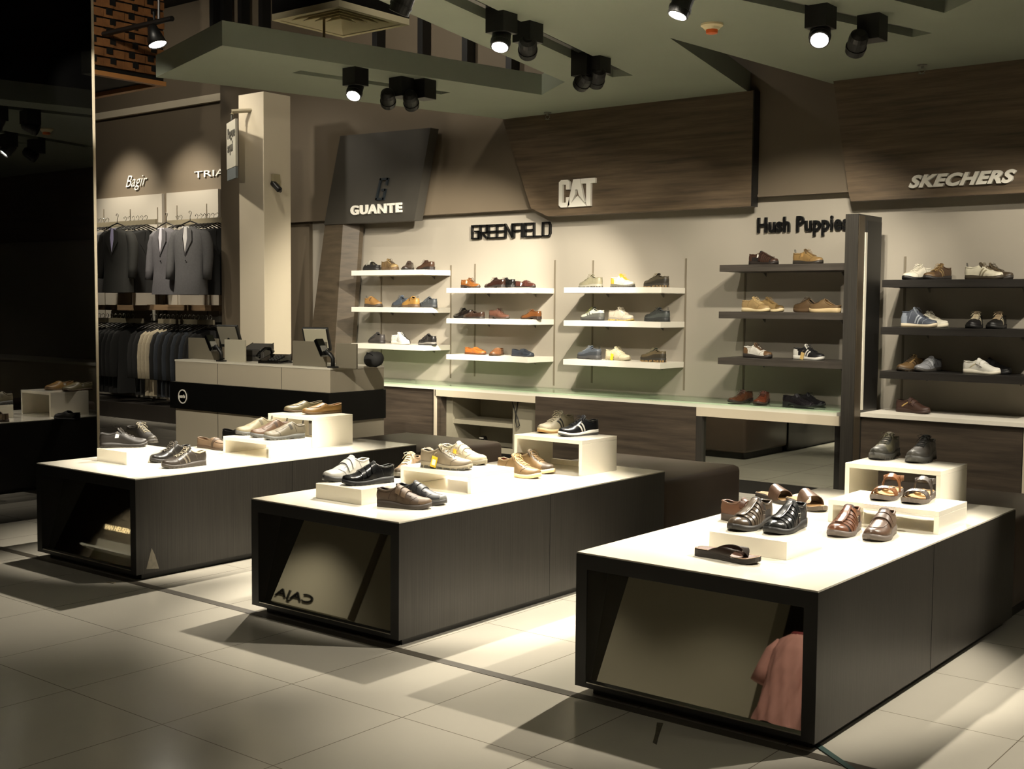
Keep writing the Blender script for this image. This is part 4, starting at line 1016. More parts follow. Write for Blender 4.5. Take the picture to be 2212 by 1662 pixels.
    # laces
    if lace:
        ml_ = mat('lace_'+lace[1:], lace, .8); mb = MB(); rows_ = 4 if kind == 'dress' else 5
        if kind == 'hitop': rows_ = 6
        t1 = .66 if kind != 'dress' else .58
        for i in range(rows_):
            ta = to+.01+(t1-to)*i/(rows_-1); tb = ta+(t1-to)/(rows_-1)*.7
            for sg in (-1, 1):
                mb.tube([SF(ta+(tb-ta)*q/6, sg*(.24-.48*q/6), .0035) for q in range(7)], .0019 if kind != 'dress' else .0013, 5)
        b = SF(to+.02, 0, .006)
        for sg in (-1, 1):
            mb.tube([b, b+Vector((.004, sg*.018, .012)), b+Vector((.012, sg*.034, .006)), b+Vector((.016, sg*.026, -.004)), b+Vector((.004, sg*.01, .002)), b], .0016, 5)
            mb.tube([b, b+Vector((.012, sg*.012, .004)), b+Vector((.026, sg*.026, -.010)), b+Vector((.030, sg*.034, -.022))], .0016, 5)
        mb.build('laces', ml_, t, smooth=True)
    def band(tf_, s0, s1, wd, off, th, m, nm_, ns=14, wf=None):
        mb = MB()
        def g(o_):
            def f(u, v):
                s = s0+(s1-s0)*u; w2 = wd*(wf(u) if wf else 1); tt = max(.004, min(.996, tf_(s)+(v-.5)*w2/L)); return SF(tt, s, o_)
            return f
        mb.grid(g(off+th), ns, 2)
        mb.grid(lambda u, v: g(off+th*(1-v))(u, 0), ns, 1); mb.grid(lambda u, v: g(off+th*(1-v))(u, 1), ns, 1)
        mb.grid(lambda u, v: g(off+th*(1-u))(0, v), 1, 2); mb.grid(lambda u, v: g(off+th*(1-u))(1, v), 1, 2)
        return mb.build(nm_, m, t, smooth=True)
    if 'stripes' in sty:
        for sg in (-1, 1):
            for b_ in (.44, .52): band(lambda s, b_=b_: b_+(1-abs(s))*.16, sg*.98, sg*.42, .011, .0004, .0012, ma2, 'side_stripe', 8)
    if 'wave' in sty:
        for sg in (-1, 1): band(lambda s: .20+(1-abs(s))*.55, sg*.95, sg*.48, .014, .0004, .0012, ma2, 'side_stripe', 10)
    if 'velcro' in sty:
        mv = ma if acc else mu
        for k_, tc_ in enumerate((.445, .555)+((.65,) if 'three' in sty else ())):
            band(lambda s, tc_=tc_: tc_+.02*s, -.72, .80, .024, .003, .0035, mv, 'strap', wf=lambda u: .75 if u > .93 else 1)
    if 'weave' in sty:
        bandm = mu
        for tc_ in (.50, .57, .64, .71, .78):
            band(lambda s, tc_=tc_: tc_+.06*(1-abs(s)) if 'chev' in sty else tc_+.035*(1-abs(s)), -1, 1, .0145, .001, .003, bandm, 'woven_strap')
        band(lambda s: .36, -1, 1, .040, .001, .0035, bandm, 'ankle_strap') if False else None
        mb = MB()
        def gl(off): return lambda u, v: SF(.42+.44*u, (v*2-1)*.16, off)
        mb.grid(gl(.0065), 12, 3); mb.build('centre_strap', bandm, t, smooth=True, solid=-.003)
        band(lambda s: .435, -.98, .98, .026, .003, .003, ma, 'top_strap')
        bk = SF(.435, .82*side, .008)
        MB().tube([bk+Vector((dx, 0, dz)) for dx, dz in ((-.009, -.008), (.009, -.008), (.009, .008), (-.009, .008))], .0014, 5, 0, True).build('buckle', M['steel'], t)
    if 'moc' in sty:
        pts = [SF(.60+.30*math.sin(q/16*PI/2) if q <= 16 else .60+.30*math.sin((32-q)/16*PI/2), -.42*math.cos(q/32*PI), .0015) for q in range(33)]
        MB().tube(pts, .0018, 5).build('toe_seam', ma, t, smooth=True)
    if 'saddle' in sty: band(lambda s: .60, -.95, .95, .022, .001, .002, ma, 'saddle_strap')
    if 'gore' in sty:
        for sg in (-1, 1): band(lambda s: .37+.10*(.9-abs(s)), sg*.28, sg*.80, .018, .0005, .001, mt, 'elastic_gore', 8)
    if 'tab' in sty:
        b = SF(.02, .3, .002); b.y = cen(0, side)
        MB().tube([b+Vector((0, -.006, -.012)), b+Vector((-.004, -.006, .012)), b+Vector((-.004, .006, .012)), b+Vector((0, .006, -.012))], .0022, 5).build('pull_tab', mat('tab_black', '#161513', .7), t)
    if 'seams' in sty:
        mb = MB()
        for sg in (-1, 1):
            mb.tube([SF(.72-.04*math.cos(q/10*PI), sg*(.95-.75*q/10), .0008) for q in range(11)], .0011, 4)
            mb.tube([SF(.26+.06*q/8, sg*(.95-.45*q/8), .0008) for q in range(9)], .0011, 4)
            mb.tube([SF(.42+.26*q/10, sg*.40, .0008) for q in range(11)], .0011, 4)
        mb.build('stitching', ma2, t, smooth=True)
    if tagc: price_tag(t, SF(.36, -.5*1, .006), tagc)
    return t
def price_tag(t, p, col, big=False, tilt=.25):
    k = 1.5 if big else 1
    mb = MB().obox(p+Vector((.0, -.004, -.026*k)), (.022*k, .0012, .038*k), Matrix.Rotation(tilt, 3, 'Y'))
    mb.build('price_tag', mat('tag_'+col[1:], col, .6), t)
    MB().tube([p+Vector((0, -.004, -.008)), p+Vector((.004, .0, .006)), p+Vector((.01, .008, .008))], .0008, 4).build('tag_string', mat('tag_string', '#a09678', .8), t)
def sandal(kind, up, sole='#3a332c', foot='#9a6a32', side=1, gloss=.5, acc=None, name=None):
    up = dull(up); foot = dull(foot)
    t = bpy.data.objects.new(name or {'strap': 'strap_sandal', 'thong': 'thong_sandal', 'slide': 'slide_sandal'}[kind], None); COL.objects.link(t); t.empty_display_size = .05
    W = WID['round']; L = SL; mu = mat('upper_'+up[1:], up, gloss, bump=.12, bscale=220, noise=.08, nscale=(40, 40, 40)); ms = mat('rubber_'+sole[1:], sole, .55); mf_ = mat('footbed_'+foot[1:], foot, .6, noise=.12, nscale=(30, 30, 30))
    ma = mat('upper_'+(acc or up)[1:], acc or up, gloss)
    def zt(t_): return .026-.010*min(1, max(0, (t_-.25)/.4))+spr(t_)
    N = 30; ts = [.5-.5*math.cos(PI*i/N) for i in range(N+1)]; mb = MB(); vv = []; fs = []
    for i, t_ in enumerate(ts):
        x = t_*L-L/2; c = cen(t_, side); w_ = interp(W, t_)*1.10+.002 if 0 < i < N else 0; xx = x+(-.003 if i == 0 else (.003 if i == N else 0))
        vv += [(xx, c-w_*.95, spr(t_)), (xx, c-w_, zt(t_)*.5), (xx, c-w_, zt(t_)+.003), (xx, c+w_, zt(t_)+.003), (xx, c+w_, zt(t_)*.5), (xx, c+w_*.95, spr(t_))]
    for i in range(N):
        for j in range(6): fs.append((i*6+j, (i+1)*6+j, (i+1)*6+(j+1) % 6, i*6+(j+1) % 6))
    mb.add(vv, fs).build('sole', ms, t, smooth=False, merge=True)
    def fb(u, v):
        t_ = .012+.976*(.5-.5*math.cos(PI*u)); w_ = interp(W, t_)*1.02; s = v*2-1
        return (t_*L-L/2, cen(t_, side)+w_*s, zt(t_)+.0035+.003*s*s*(1-t_*.5))
    MB().grid(fb, 30, 10).build('footbed', mf_, t, smooth=True)
    if kind == 'thong':
        MB().tube([Vector(fb((math.acos(1-2*.012)+0)/PI if False else q/40, 0 if sg == 0 else 1)) for sg in (0, 1) for q in (range(1, 40) if sg == 0 else range(39, 0, -1))], .0012, 4, 0, True).build('edge_stitching', mat('pale_stitch', '#b59a78', .7), t)
    def SF(t_, s, H, off=0):
        a = s*PI/2; w_ = interp(W, t_)*1.02+.002+off
        return Vector((t_*L-L/2, cen(t_, side)+w_*math.copysign(abs(math.sin(a))**.75, a), zt(t_)-.002+(H+off)*max(0, math.cos(a))**.8))
    def band(tf_, Hf, s0, s1, wf, nm_, m=mu, th=.003, ns=18):
        mb = MB()
        f = lambda o_: (lambda u, v: SF(tf_(s0+(s1-s0)*u)+(v-.5)*wf(s0+(s1-s0)*u)/L, s0+(s1-s0)*u, Hf(s0+(s1-s0)*u, v), o_))
        mb.grid(f(th), ns, 3); mb.grid(lambda u, v: f(0)(u, 1-v), ns, 3)
        mb.grid(lambda u, v: f(th*(1-v))(u, 0), ns, 1); mb.grid(lambda u, v: f(th*v)(u, 1), ns, 1)
        return mb.build(nm_, m, t, smooth=True)
    if kind == 'strap':
        band(lambda s: .68+.06*s*side, lambda s, v: .040-.008*v, -1, 1, lambda s: .026, 'toe_strap')
        band(lambda s: .70-.06*s*side, lambda s, v: .042-.008*v, -1, 1, lambda s: .020, 'cross_strap', ma)
        band(lambda s: .40+.02*s, lambda s, v: .080-.010*v, -1, 1, lambda s: .028, 'instep_strap')
        mb = MB()
        def hs_(u, v):
            q = (u-.5)*2; tt = .005+.36*abs(q)**1.5; w_ = (interp(W, tt)*1.04 if abs(q) > .02 else 0)
            return (tt*L-L/2-.004, cen(tt, side)+math.copysign(w_, q), .052+.012*abs(q)+.024*v+zt(tt)-.02)
        mb.grid(hs_, 24, 2); mb.build('heel_strap', mu, t, smooth=True, solid=.003)
        for sg in (-1, 1): band(lambda s: .37, lambda s, v: .080, sg*.45, sg*1.0, lambda s: .02, 'side_strap')
        b = SF(.69, .35*side, .046)
        MB().tube([b+Vector((dx, dy, 0)) for dx, dy in ((-.009, -.008), (.009, -.008), (.009, .008), (-.009, .008))], .0016, 5, 0, True).build('buckle', M['steel'], t)
    elif kind == 'slide':
        band(lambda s: .56, lambda s, v: .068-.020*v, -1, 1, lambda s: .070+.02*abs(s), 'upper_strap')
        band(lambda s: .64, lambda s, v: .058-.012*v, -1, -.35, lambda s: .05, 'side_strap', ma, th=.0045)
    else:
        for sg in (-1, 1):
            def f(o_, sg=sg):
                def g(u, v):
                    base = .42+.36*u; wd = .082*(1-u)+.018*u; tt = base+(v-.5)*wd/L*1.3; s = sg*(1-u)**.75
                    Hh = .062*(1-u)**.5*1.0+.006
                    return SF(min(.97, tt), s*.98 if u < .99 else 0, Hh*(1 if u > .02 else .9), o_)
                return g
            mb = MB(); mb.grid(f(.003), 16, 3); mb.grid(lambda u, v, f=f: f(0)(u, 1-v), 16, 3); mb.grid(lambda u, v, f=f: f(.003*(1-v))(u, 0), 16, 1); mb.grid(lambda u, v, f=f: f(.003*v)(u, 1), 16, 1)
            mb.build('thong_strap', mu, t, smooth=True)
    return t
SHOE_N = [0]
def put(o, x, y, z, ang, label, cat='shoe', group=None, sc=1.0):
    o.location = (x, y, z); o.rotation_euler = (0, 0, ang); o.scale = (sc, sc, sc)
    tag(o, label, cat, group)
def on(o, toe, heel, z, label, cat='shoe', sc=1.0, anchor='mid', group=None):
    a = atz(*toe, z); b = atz(*heel, z); d = a-b; ang = math.atan2(d.y, d.x); LEN.append((label[:40], round(d.length, 3)))
    c = (a+b)/2
    if sc == 1.0 and d.length < .26: sc = .93
    if anchor == 'toe': c = a-d.normalized()*SL/2
    if anchor == 'heel': c = b+d.normalized()*SL/2
    put(o, c.x, c.y, z+.0004, ang, label, cat, group, sc)
LEN = []
G1_, G2_, G3_ = 'shoes on the leftmost plinth', 'shoes on the middle plinth', 'shoes on the rightmost plinth'
ZP = PH
Z1a, Z1b, Z1c = PH+.075, PH+.103, PH+.2
DBR = '#2f2620'; BR = '#5a4030'; TAN = '#a5814f'; OLV = '#857a5c'; CRE = '#cfc2a0'
# leftmost plinth
put_ = on
on(shoe('sneaker', DBR, '#211d19', acc='#3a2f27', lace='#2a231d', style='stay cap tread', tagc='#d9d7cf'), (306, 965), (228, 967), Z1a, 'dark brown lace-up with a white price tag on the low block, toe right', group=G1_)
on(shoe('sneaker', '#35302a', '#2b2620', acc='#51483b', lace='#8d846f', style='stay mud tread'), (341, 961), (272, 951), Z1a, 'dark brown sneaker with pale lace eyelets behind the tagged one on the low block', group=G1_)
on(shoe('sneaker', '#34302c', '#1f1c19', acc='#4a443d', lace='#5b544a', style='stay stripes tread', gloss=.3), (324, 1001), (395, 993), ZP, 'black leather sneaker behind its neighbour at the front of the leftmost plinth', group=G1_, anchor='toe')
on(shoe('sneaker', '#5d5247', '#3b352f', acc='#3c342d', acc2='#9a8e7a', lining='#b5a890', lace='#b3a68f', style='stay stripes seams tread lcol', gloss=.35), (361, 1012), (434, 1005), ZP, 'grey brown sneaker with pale piping nearest the edge of the leftmost plinth', group=G1_)
on(shoe('loafer', '#9c7d5c', '#4a3a2b', acc='#7e6247', style='moc saddle', lining='#6b543d'), (508, 975), (431, 966), ZP, 'tan suede loafer half hidden behind the low riser, opening to the left', group=G1_, anchor='heel')
on(shoe('loafer', '#1c1a18', '#14110f', acc='#2b2825', style='moc', lining='#1c1a18'), (548, 955), (478, 946), ZP, 'black loafer hidden mostly behind the low riser on the leftmost plinth', group=G1_)
on(shoe('slipon', '#a99a75', '#4b4a46', lining='#2a2621', style='gore tab tread', tongue='#7d7257'), (514, 941), (588, 935), Z1b, 'pale beige slip-on, hindmost of three on the low riser', group=G1_)
on(shoe('slipon', '#8e6444', '#4a4a49', lining='#241f1b', style='gore tab tread seams', acc2='#6d4a33', tongue='#5c3f2b'), (546, 946), (620, 940), Z1b, 'rust brown slip-on, middle of three on the low riser', group=G1_)
on(shoe('slipon', '#8a7f65', '#53534f', lining='#2a2621', style='gore tab tread seams', acc2='#655c48', tongue='#5d5544'), (577, 951), (652, 946), Z1b, 'olive grey slip-on, nearest of three on the low riser', group=G1_)
on(shoe('loafer', '#a1915f', '#54432c', acc='#857650', style='moc', lining='#8d7f63', tagc='#aaa79c'), (620, 891), (690, 886.5), Z1c, 'olive suede driving loafer behind the amber one on the tall riser', group=G1_)
on(shoe('loafer', '#c08a3a', '#5a4220', acc='#9a6a26', style='moc', lining='#a97d3c', tagc='#b3b1a8'), (657, 896), (734, 891.5), Z1c, 'amber suede driving loafer at the edge of the tall riser', group=G1_)
# middle plinth
Z2a, Z2b, Z2c = PH+.074, PH+.101, PH+.198
on(shoe('sneaker', '#cfccc4', '#2b2a29', acc='#dad7cf', lining='#b9b19a', style='velcro seams', acc2='#a8a49a', gloss=.35), (706, 1042), (790, 1029), Z2a, 'white strap sneaker beside the black one on the low block', group=G2_)
on(shoe('sneaker', '#1f2022', '#1c1c1d', acc='#26282a', acc2='#5d6063', lining='#77746b', style='velcro three seams tread', gloss=.22), (748, 1049), (842, 1041), Z2a, 'black leather strap sneaker on the low block of the middle plinth', group=G2_)
on(shoe('sneaker', '#77583c', '#3a332d', acc='#8a6a4a', acc2='#574028', lining='#1d1b1a', style='velcro seams cap', gloss=.6, side=-1), (925, 1100), (822, 1093), ZP, 'brown suede strap sneaker at the front of the middle plinth', group=G2_)
on(shoe('sneaker', '#3d4045', '#2d2c2b', acc='#53565b', acc2='#8c8c88', lining='#1d1b1a', style='velcro seams mud', gloss=.5, side=-1), (958, 1092), (862, 1083), ZP, 'slate grey strap sneaker tucked behind the brown suede one', group=G2_)
on(shoe('sneaker', '#a5835c', '#5d584e', acc='#c4ad86', acc2='#6d5b42', lace='#d5c8a6', style='stay mud tread'), (848, 1038), (912, 1014), ZP, 'tan sneaker with looped cream laces peeking out behind the low riser', group=G2_)
on(shoe('sneaker', '#5d4a38', '#3c382f', acc='#a3957a', lace='#c9bd9f', style='stay mud tread'), (888, 1027), (950, 1004), ZP, 'dark brown sneaker mostly hidden behind the low riser of the middle plinth', group=G2_)
s_ = shoe('sneaker', '#b5a182', '#8d8470', acc='#a8946f', acc2='#8b7a5c', lining='#3c3a36', lace='#6d6350', style='stay seams tread', outsole='#57544b', side=-1)
price_tag(s_, Vector((-.045, -.045, .075)), '#e3b91b', True); MB().obox(Vector((-.045, -.051, .034)), (.020, .001, .030), Matrix.Rotation(.25, 3, 'Y')).build('tag_label', mat('tag_label', '#d8d4c4', .5), s_)
on(s_, (1013, 1016), (916, 1008.5), Z2b, 'beige lace-up sneaker with a yellow hang tag on the middle low riser', group=G2_)
s_ = shoe('sneaker', '#cbbf9d', '#77715f', acc='#d8cdb0', acc2='#9a8f72', lining='#77746e', style='velcro seams tread', side=-1)
price_tag(s_, Vector((-.02, -.048, .085)), '#d9a52a')
on(s_, (1047, 1006), (957, 996), Z2b, 'cream strap sneaker with a small yellow tag behind the beige lace-up', group=G2_)
on(shoe('sneaker', '#a98350', '#cdb98f', acc='#b78f5a', lining='#7a3524', lace='#c9ac77', style='stay seams', acc2='#7d5d36', outsole='#c6ae80', side=-1), (1163, 1035), (1080, 1024), ZP, 'tan canvas sneaker with long laces beside the tall riser', group=G2_)
on(shoe('sneaker', '#9a743f', '#cdbb95', acc='#6f5634', lining='#4a3a28', lace='#77603c', style='stay cap', outsole='#c6ae80', side=-1), (1194, 1025), (1117, 1013), ZP, 'golden tan sneaker with brown toe behind the laced one beside the tall riser', group=G2_)
on(shoe('sneaker', '#c4b798', '#cdb78c', acc='#d6caac', acc2='#3d3a38', lace='#e0d6bd', style='stay stripes cap', outsole='#b78f5a', lining='#3a3530'), (1166, 937), (1236, 929), Z2c, 'cream leather trainer with loose laces on the tall riser', group=G2_)
on(shoe('sneaker', '#22242a', '#cfccc4', acc='#2c2e35', acc2='#e0ddd2', lace='#17181c', style='stay stripes', outsole='#3a3a3c', gloss=.3, lining='#b0ada3'), (1218, 943), (1281, 938.5), Z2c, 'black trainer with white side stripes on the tall riser', group=G2_)
# rightmost plinth
DK = .82
Z3a, Z3b, Z3c = PH+.070, PH+.098, PH+.2
on(sandal('thong', '#3b2a20', '#2a2420', '#7a4d35', gloss=.3), (1638, 1219), (1508, 1199), ZP, 'dark brown leather thong sandal at the front of the rightmost plinth', 'sandal', group=G3_)
on(shoe('sneaker', '#6b5945', '#24211e', acc='#59483a', lining='#2a2420', style='weave tongued', tongue='#2a2019', gloss=.3, name='fisherman_sandal', tagc='#c8c4ad'), (1586, 1150), (1660, 1127), Z3a, 'bronze brown woven fisherman sandal at the left of the low block', 'sandal', anchor='toe', group=G3_)
on(shoe('sneaker', '#2f3131', '#1d1c1b', acc='#26282a', lining='#1d1c1b', style='weave tongued', tongue='#0e0e0e', gloss=.25, name='fisherman_sandal', tagc='#b5ac8d'), (1665, 1157), (1739, 1131), Z3a, 'black woven fisherman sandal at the right of the low block', 'sandal', anchor='toe', group=G3_)
on(shoe('sneaker', '#86573a', '#463c33', acc='#6f4630', lining='#2b2521', style='velcro', gloss=.4, name='closed_sandal', side=-1), (1672, 1137), (1566, 1122), ZP, 'rust brown closed sandal behind the low block, heel to the left', 'sandal', group=G3_)
on(sandal('slide', '#6a4a36', '#3a332c', '#9c7440', gloss=.35), (1722, 1093), (1652, 1078), ZP, 'brown slide sandal with wide strap behind the black woven sandal', 'sandal', anchor='toe', group=G3_)
on(sandal('slide', '#75543d', '#4a4034', '#a87c45', gloss=.35), (1780, 1108), (1700, 1085), ZP, 'brown slide sandal with wide strap, next to the low riser', 'sandal', anchor='toe', group=G3_)
on(shoe('sneaker', '#8a4f30', '#59504a', acc='#a05f38', lining='#3a2a20', style='weave chev tongued', tongue='#3a1d10', gloss=.35, name='fisherman_sandal'), (1806, 1163), (1846, 1139), ZP, 'reddish brown open strap shoe standing toe forward before the low riser', 'sandal', anchor='toe', group=G3_)
on(shoe('sneaker', '#75553f', '#59504a', acc='#6a4c38', lining='#3a2a20', style='velcro moc mud tongued', tongue='#60432f', gloss=.4, name='closed_sandal'), (1884, 1172), (1922, 1147), ZP, 'brown closed strap shoe standing toe forward before the low riser, right of the reddish one', 'sandal', anchor='toe', group=G3_)
on(sandal('strap', '#a35f2c', '#59504a', '#b58237', gloss=.35), (1898, 1084), (1943, 1063), Z3b, 'orange brown open sandal with buckled straps on the low riser', 'sandal', anchor='toe', group=G3_)
on(sandal('strap', '#5d524a', '#59504a', '#b58237', gloss=.5), (1966, 1091), (2010, 1070), Z3b, 'grey brown open sandal with plain straps on the low riser', 'sandal', anchor='toe', group=G3_)
on(shoe('hiker', '#77704f', '#3f3e3a', acc='#4a483f', acc2='#57554d', lining='#3a3830', lace='#4d4a37', style='mud cap stay tread', tongue='#8d8460', outsole='#33322f'), (1893, 995), (1933, 982), Z3c, 'olive hiking shoe with grey toe guard on the tall riser', anchor='toe', group=G3_)
on(shoe('hiker', '#4d453c', '#3b3a37', acc='#4c4842', acc2='#4f4d49', lining='#2a2724', lace='#1d1b19', style='mud cap stay tread', tongue='#3a342d', outsole='#33322f'), (1973, 1002), (2009, 989), Z3c, 'dark brown hiking shoe with black laces on the tall riser', anchor='toe', group=G3_)

DK = .90
# shelves: u0,u1 px extents, facing, shoe
def shelf_shoe(o, u0, u1, z, face, label, group, y=9.03, sc=1.0, cat='shoe', dz=0):
    a = aty(u0, 700, y).x; b = aty(u1, 700, y).x; cx_ = (a+b)/2; ang = {'R': -.22, 'L': PI-.22, 'F': math.atan2(-y, -cx_)-.22, 'FL': math.atan2(-y, -cx_)-.6, 'FR': math.atan2(-y, -cx_)+.5}[face]
    ang += random.uniform(-.06, .06)
    put(o, cx_, y, z+.0004, ang, label, cat, group, sc)
UL, UG, UC, UH, US = ['shoes on the '+q for q in ('leftmost white shelves', 'second white shelves', 'third white shelves', 'dark shelves left of the post', 'dark shelves right of the post')]
z = ZL
shelf_shoe(shoe('clog', '#1d1c1b', '#151413', acc='#9a9688', style='velcro', lining='#8d8775'), 783, 823, z[0], 'L', 'black shoe with white stripes, leftmost on the top left white shelf', UL)
shelf_shoe(shoe('hiker', '#8a6c40', '#5d4a33', acc='#a3854f', lace='#3a2e20', style='stay cap seams tread', acc2='#6a5130'), 817, 868, z[0], 'R', 'tan laced shoe on the top left white shelf', UL)
shelf_shoe(shoe('dress', '#3f2c20', '#1f1915', style='tongued', gloss=.3), 870, 893, z[0], 'F', 'dark brown shoe pointing forward on the top left white shelf', UL)
shelf_shoe(shoe('dress', '#5a3d2a', '#241c17', lace='#2b1f17', gloss=.3), 895, 943, z[0], 'L', 'brown derby shoe at the right of the top left white shelf', UL)
shelf_shoe(shoe('slipon', '#a5773a', '#3f372e', style='tab gore tread', lining='#3f2f22', tongue='#7a5528'), 780, 834, z[1], 'R', 'mustard tan slip-on on the middle left white shelf', UL)
shelf_shoe(shoe('sneaker', '#4a5563', '#3a3a38', acc='#5d6977', lace='#3c4550', style='stay seams tread', acc2='#77828f'), 845, 887, z[1], 'L', 'blue grey sneaker on the middle left white shelf', UL, y=9.08)
shelf_shoe(shoe('slipon', '#b07f35', '#5a4632', acc='#8f6529', style='tab gore seams tread', lining='#3f2f22', tongue='#7a5528'), 866, 908, z[1], 'L', 'golden orange slip-on on the middle left white shelf, in front of the blue one', UL, y=8.97)
shelf_shoe(shoe('sneaker', '#4c5256', '#3b3d3f', acc='#5b6165', style='velcro seams', acc2='#6a7074'), 906, 943, z[1], 'L', 'grey strap sneaker at the right of the middle left white shelf', UL, sc=.95)
shelf_shoe(shoe('sneaker', '#504a47', '#2c2927', acc='#3f3b39', style='velcro three', lining='#24211f'), 788, 840, z[2], 'L', 'dark grey strap sneaker on the lowest left white shelf', UL)
shelf_shoe(shoe('sneaker', '#e2dfd5', '#cfcac0', acc='#d3cfc5', lace='#e8e5dc', style='stay stripes seams', acc2='#b5b1a8', lining='#c9c5bb'), 838, 893, z[2], 'R', 'white sneaker on the lowest left white shelf', UL, y=8.97)
shelf_shoe(shoe('sneaker', '#2b292b', '#232223', acc='#3a383a', lace='#1c1b1c', style='stay', lining='#1c1b1c'), 845, 890, z[2], 'R', 'black sneaker hidden behind the white one on the lowest left shelf', UL, y=9.10)
shelf_shoe(shoe('sneaker', '#2c2827', '#77736c', acc='#3c3736', style='velcro seams', acc2='#6a6460', outsole='#2a2726', gloss=.3), 896, 951, z[2], 'L', 'black strap sneaker at the right of the lowest left white shelf', UL)
z = ZG
shelf_shoe(shoe('dress', '#a55f22', '#2b1f17', lace='#3a2415', gloss=.2, wid='slim', tagc='#d8cfa8'), 991, 1043, z[0], 'R', 'orange brown derby with a price tag on the top shelf of the second white unit', UG)
shelf_shoe(shoe('dress', '#39211a', '#1c1512', lace='#2b1a14', gloss=.18, wid='slim'), 1046, 1090, z[0], 'L', 'oxblood derby on the top shelf of the second white unit', UG, y=9.0)
shelf_shoe(shoe('dress', '#1d1c1a', '#11100f', lace='#0e0d0c', gloss=.2, wid='slim'), 1070, 1112, z[0], 'L', 'black derby on the top shelf of the second white unit', UG, y=9.07)
shelf_shoe(shoe('loafer', '#5d3126', '#211815', style='moc saddle', gloss=.18, wid='slim', tagc='#dcd9d0'), 1110, 1161, z[0], 'R', 'reddish brown loafer with white tag, rightmost on the top shelf of the second white unit', UG)
shelf_shoe(shoe('dress', '#1e1815', '#100e0d', lace='#0e0d0c', gloss=.18, wid='slim'), 978, 1022, z[1], 'L', 'black derby at the left of the middle shelf of the second white unit', UG, y=9.08)
shelf_shoe(shoe('loafer', '#3f2b20', '#1a1411', style='moc saddle', gloss=.2), 1000, 1047, z[1], 'L', 'dark brown loafer on the middle shelf of the second white unit', UG, y=8.98)
shelf_shoe(shoe('dress', '#754a3a', '#33251e', lace='#3f271d', gloss=.12, wid='slim'), 1049, 1110, z[1], 'R', 'shiny brown dress shoe on the middle shelf of the second white unit', UG)
shelf_shoe(shoe('dress', '#8d5226', '#2a1c13', lace='#3f2512', gloss=.2), 1126, 1168, z[1], 'L', 'chestnut brown shoe at the right of the middle shelf of the second white unit', UG, sc=.95)
shelf_shoe(shoe('loafer', '#b8651f', '#5a3312', acc='#9a5115', style='moc', lining='#7a3f14', gloss=.35), 1002, 1054, z[2], 'R', 'orange driving loafer on the lowest shelf of the second white unit', UG)
shelf_shoe(shoe('loafer', '#9a6238', '#4a3019', style='moc saddle', lining='#7a4a28', tagc='#d9d5c4', gloss=.35), 1062, 1086, z[2], 'F', 'light brown loafer pointing forward on the lowest shelf of the second white unit', UG)
shelf_shoe(shoe('loafer', '#3b4552', '#2a2f38', acc='#333c48', style='moc saddle', lining='#2a3038', gloss=.3), 1104, 1157, z[2], 'R', 'navy blue loafer on the lowest shelf of the second white unit', UG)
shelf_shoe(shoe('sneaker', '#8f896d', '#8d8a7c', acc='#a09a80', lace='#6d6850', style='stay seams tread', outsole='#4f4c44', acc2='#77725a'), 1250, 1300, z[0], 'L', 'olive grey sneaker at the left of the top third white shelf', UC)
shelf_shoe(shoe('sneaker', '#cdc8ae', '#5d5a50', acc='#d9a72c', acc2='#b9b295', lace='#d9a72c', style='counter seams tread tongue', outsole='#3f3d38'), 1314, 1375, z[0], 'R', 'off-white sneaker with yellow laces on the top third white shelf', UC)
shelf_shoe(shoe('hiker', '#5c523c', '#36322b', acc='#4a3d2b', lace='#6d6347', style='mud stay cap tread', acc2='#3c352a', outsole='#8a7350'), 1391, 1441, z[0], 'L', 'olive brown trail shoe at the right of the top third white shelf', UC)
shelf_shoe(shoe('sneaker', '#c9c7b4', '#3f3f3c', acc='#55574f', lace='#9aa05c', style='stay stripes mud', acc2='#6a6c64', outsole='#2f2f2d'), 1257, 1302, z[1], 'L', 'white sneaker with dark stripes on the middle third white shelf', UC)
shelf_shoe(shoe('sneaker', '#b3a995', '#7a7468', acc='#c4baa5', lace='#c9c0ab', style='stay seams tread', acc2='#8f8672', outsole='#a58f4a'), 1313, 1372, z[1], 'R', 'warm grey sneaker on the middle third white shelf', UC)
shelf_shoe(shoe('hiker', '#3f4442', '#2e302f', acc='#515754', lace='#2a2c2b', style='mud stay tab tread', acc2='#5a605c'), 1395, 1443, z[1], 'L', 'dark grey trail shoe at the right of the middle third white shelf', UC)
shelf_shoe(shoe('hiker', '#5d6672', '#3a3a3a', acc='#77828f', lace='#8f97a0', style='mud stay tab tread', acc2='#43474d'), 1247, 1300, z[2], 'L', 'blue grey trail shoe on the lowest third white shelf', UC)
s_ = shoe('sneaker', '#c2b795', '#8f866d', acc='#cfc5a5', lace='#c9bf9f', style='stay seams tread', acc2='#a2977a'); price_tag(s_, Vector((-.03, -.045, .07)), '#e6c21a', True)
shelf_shoe(s_, 1304, 1369, z[2], 'R', 'cream sneaker with a bright yellow tag on the lowest third white shelf', UC)
shelf_shoe(shoe('hiker', '#7d6a48', '#33302a', acc='#5a5d50', lace='#8a8566', style='mud stay tread', acc2='#4d4433', outsole='#94784a'), 1388, 1436, z[2], 'L', 'tan and olive trail shoe at the right of the lowest third white shelf', UC)
z = ZH
shelf_shoe(shoe('sneaker', '#54372a', '#221b17', acc='#442c22', lining='#2a1e18', style='weave tongued', tongue='#1d1410', gloss=.3, name='fisherman_sandal', tagc='#d9d5cc'), 1613, 1682, z[0], 'R', 'dark brown woven sandal with white tag, top dark shelf left of the post', UH, cat='sandal')
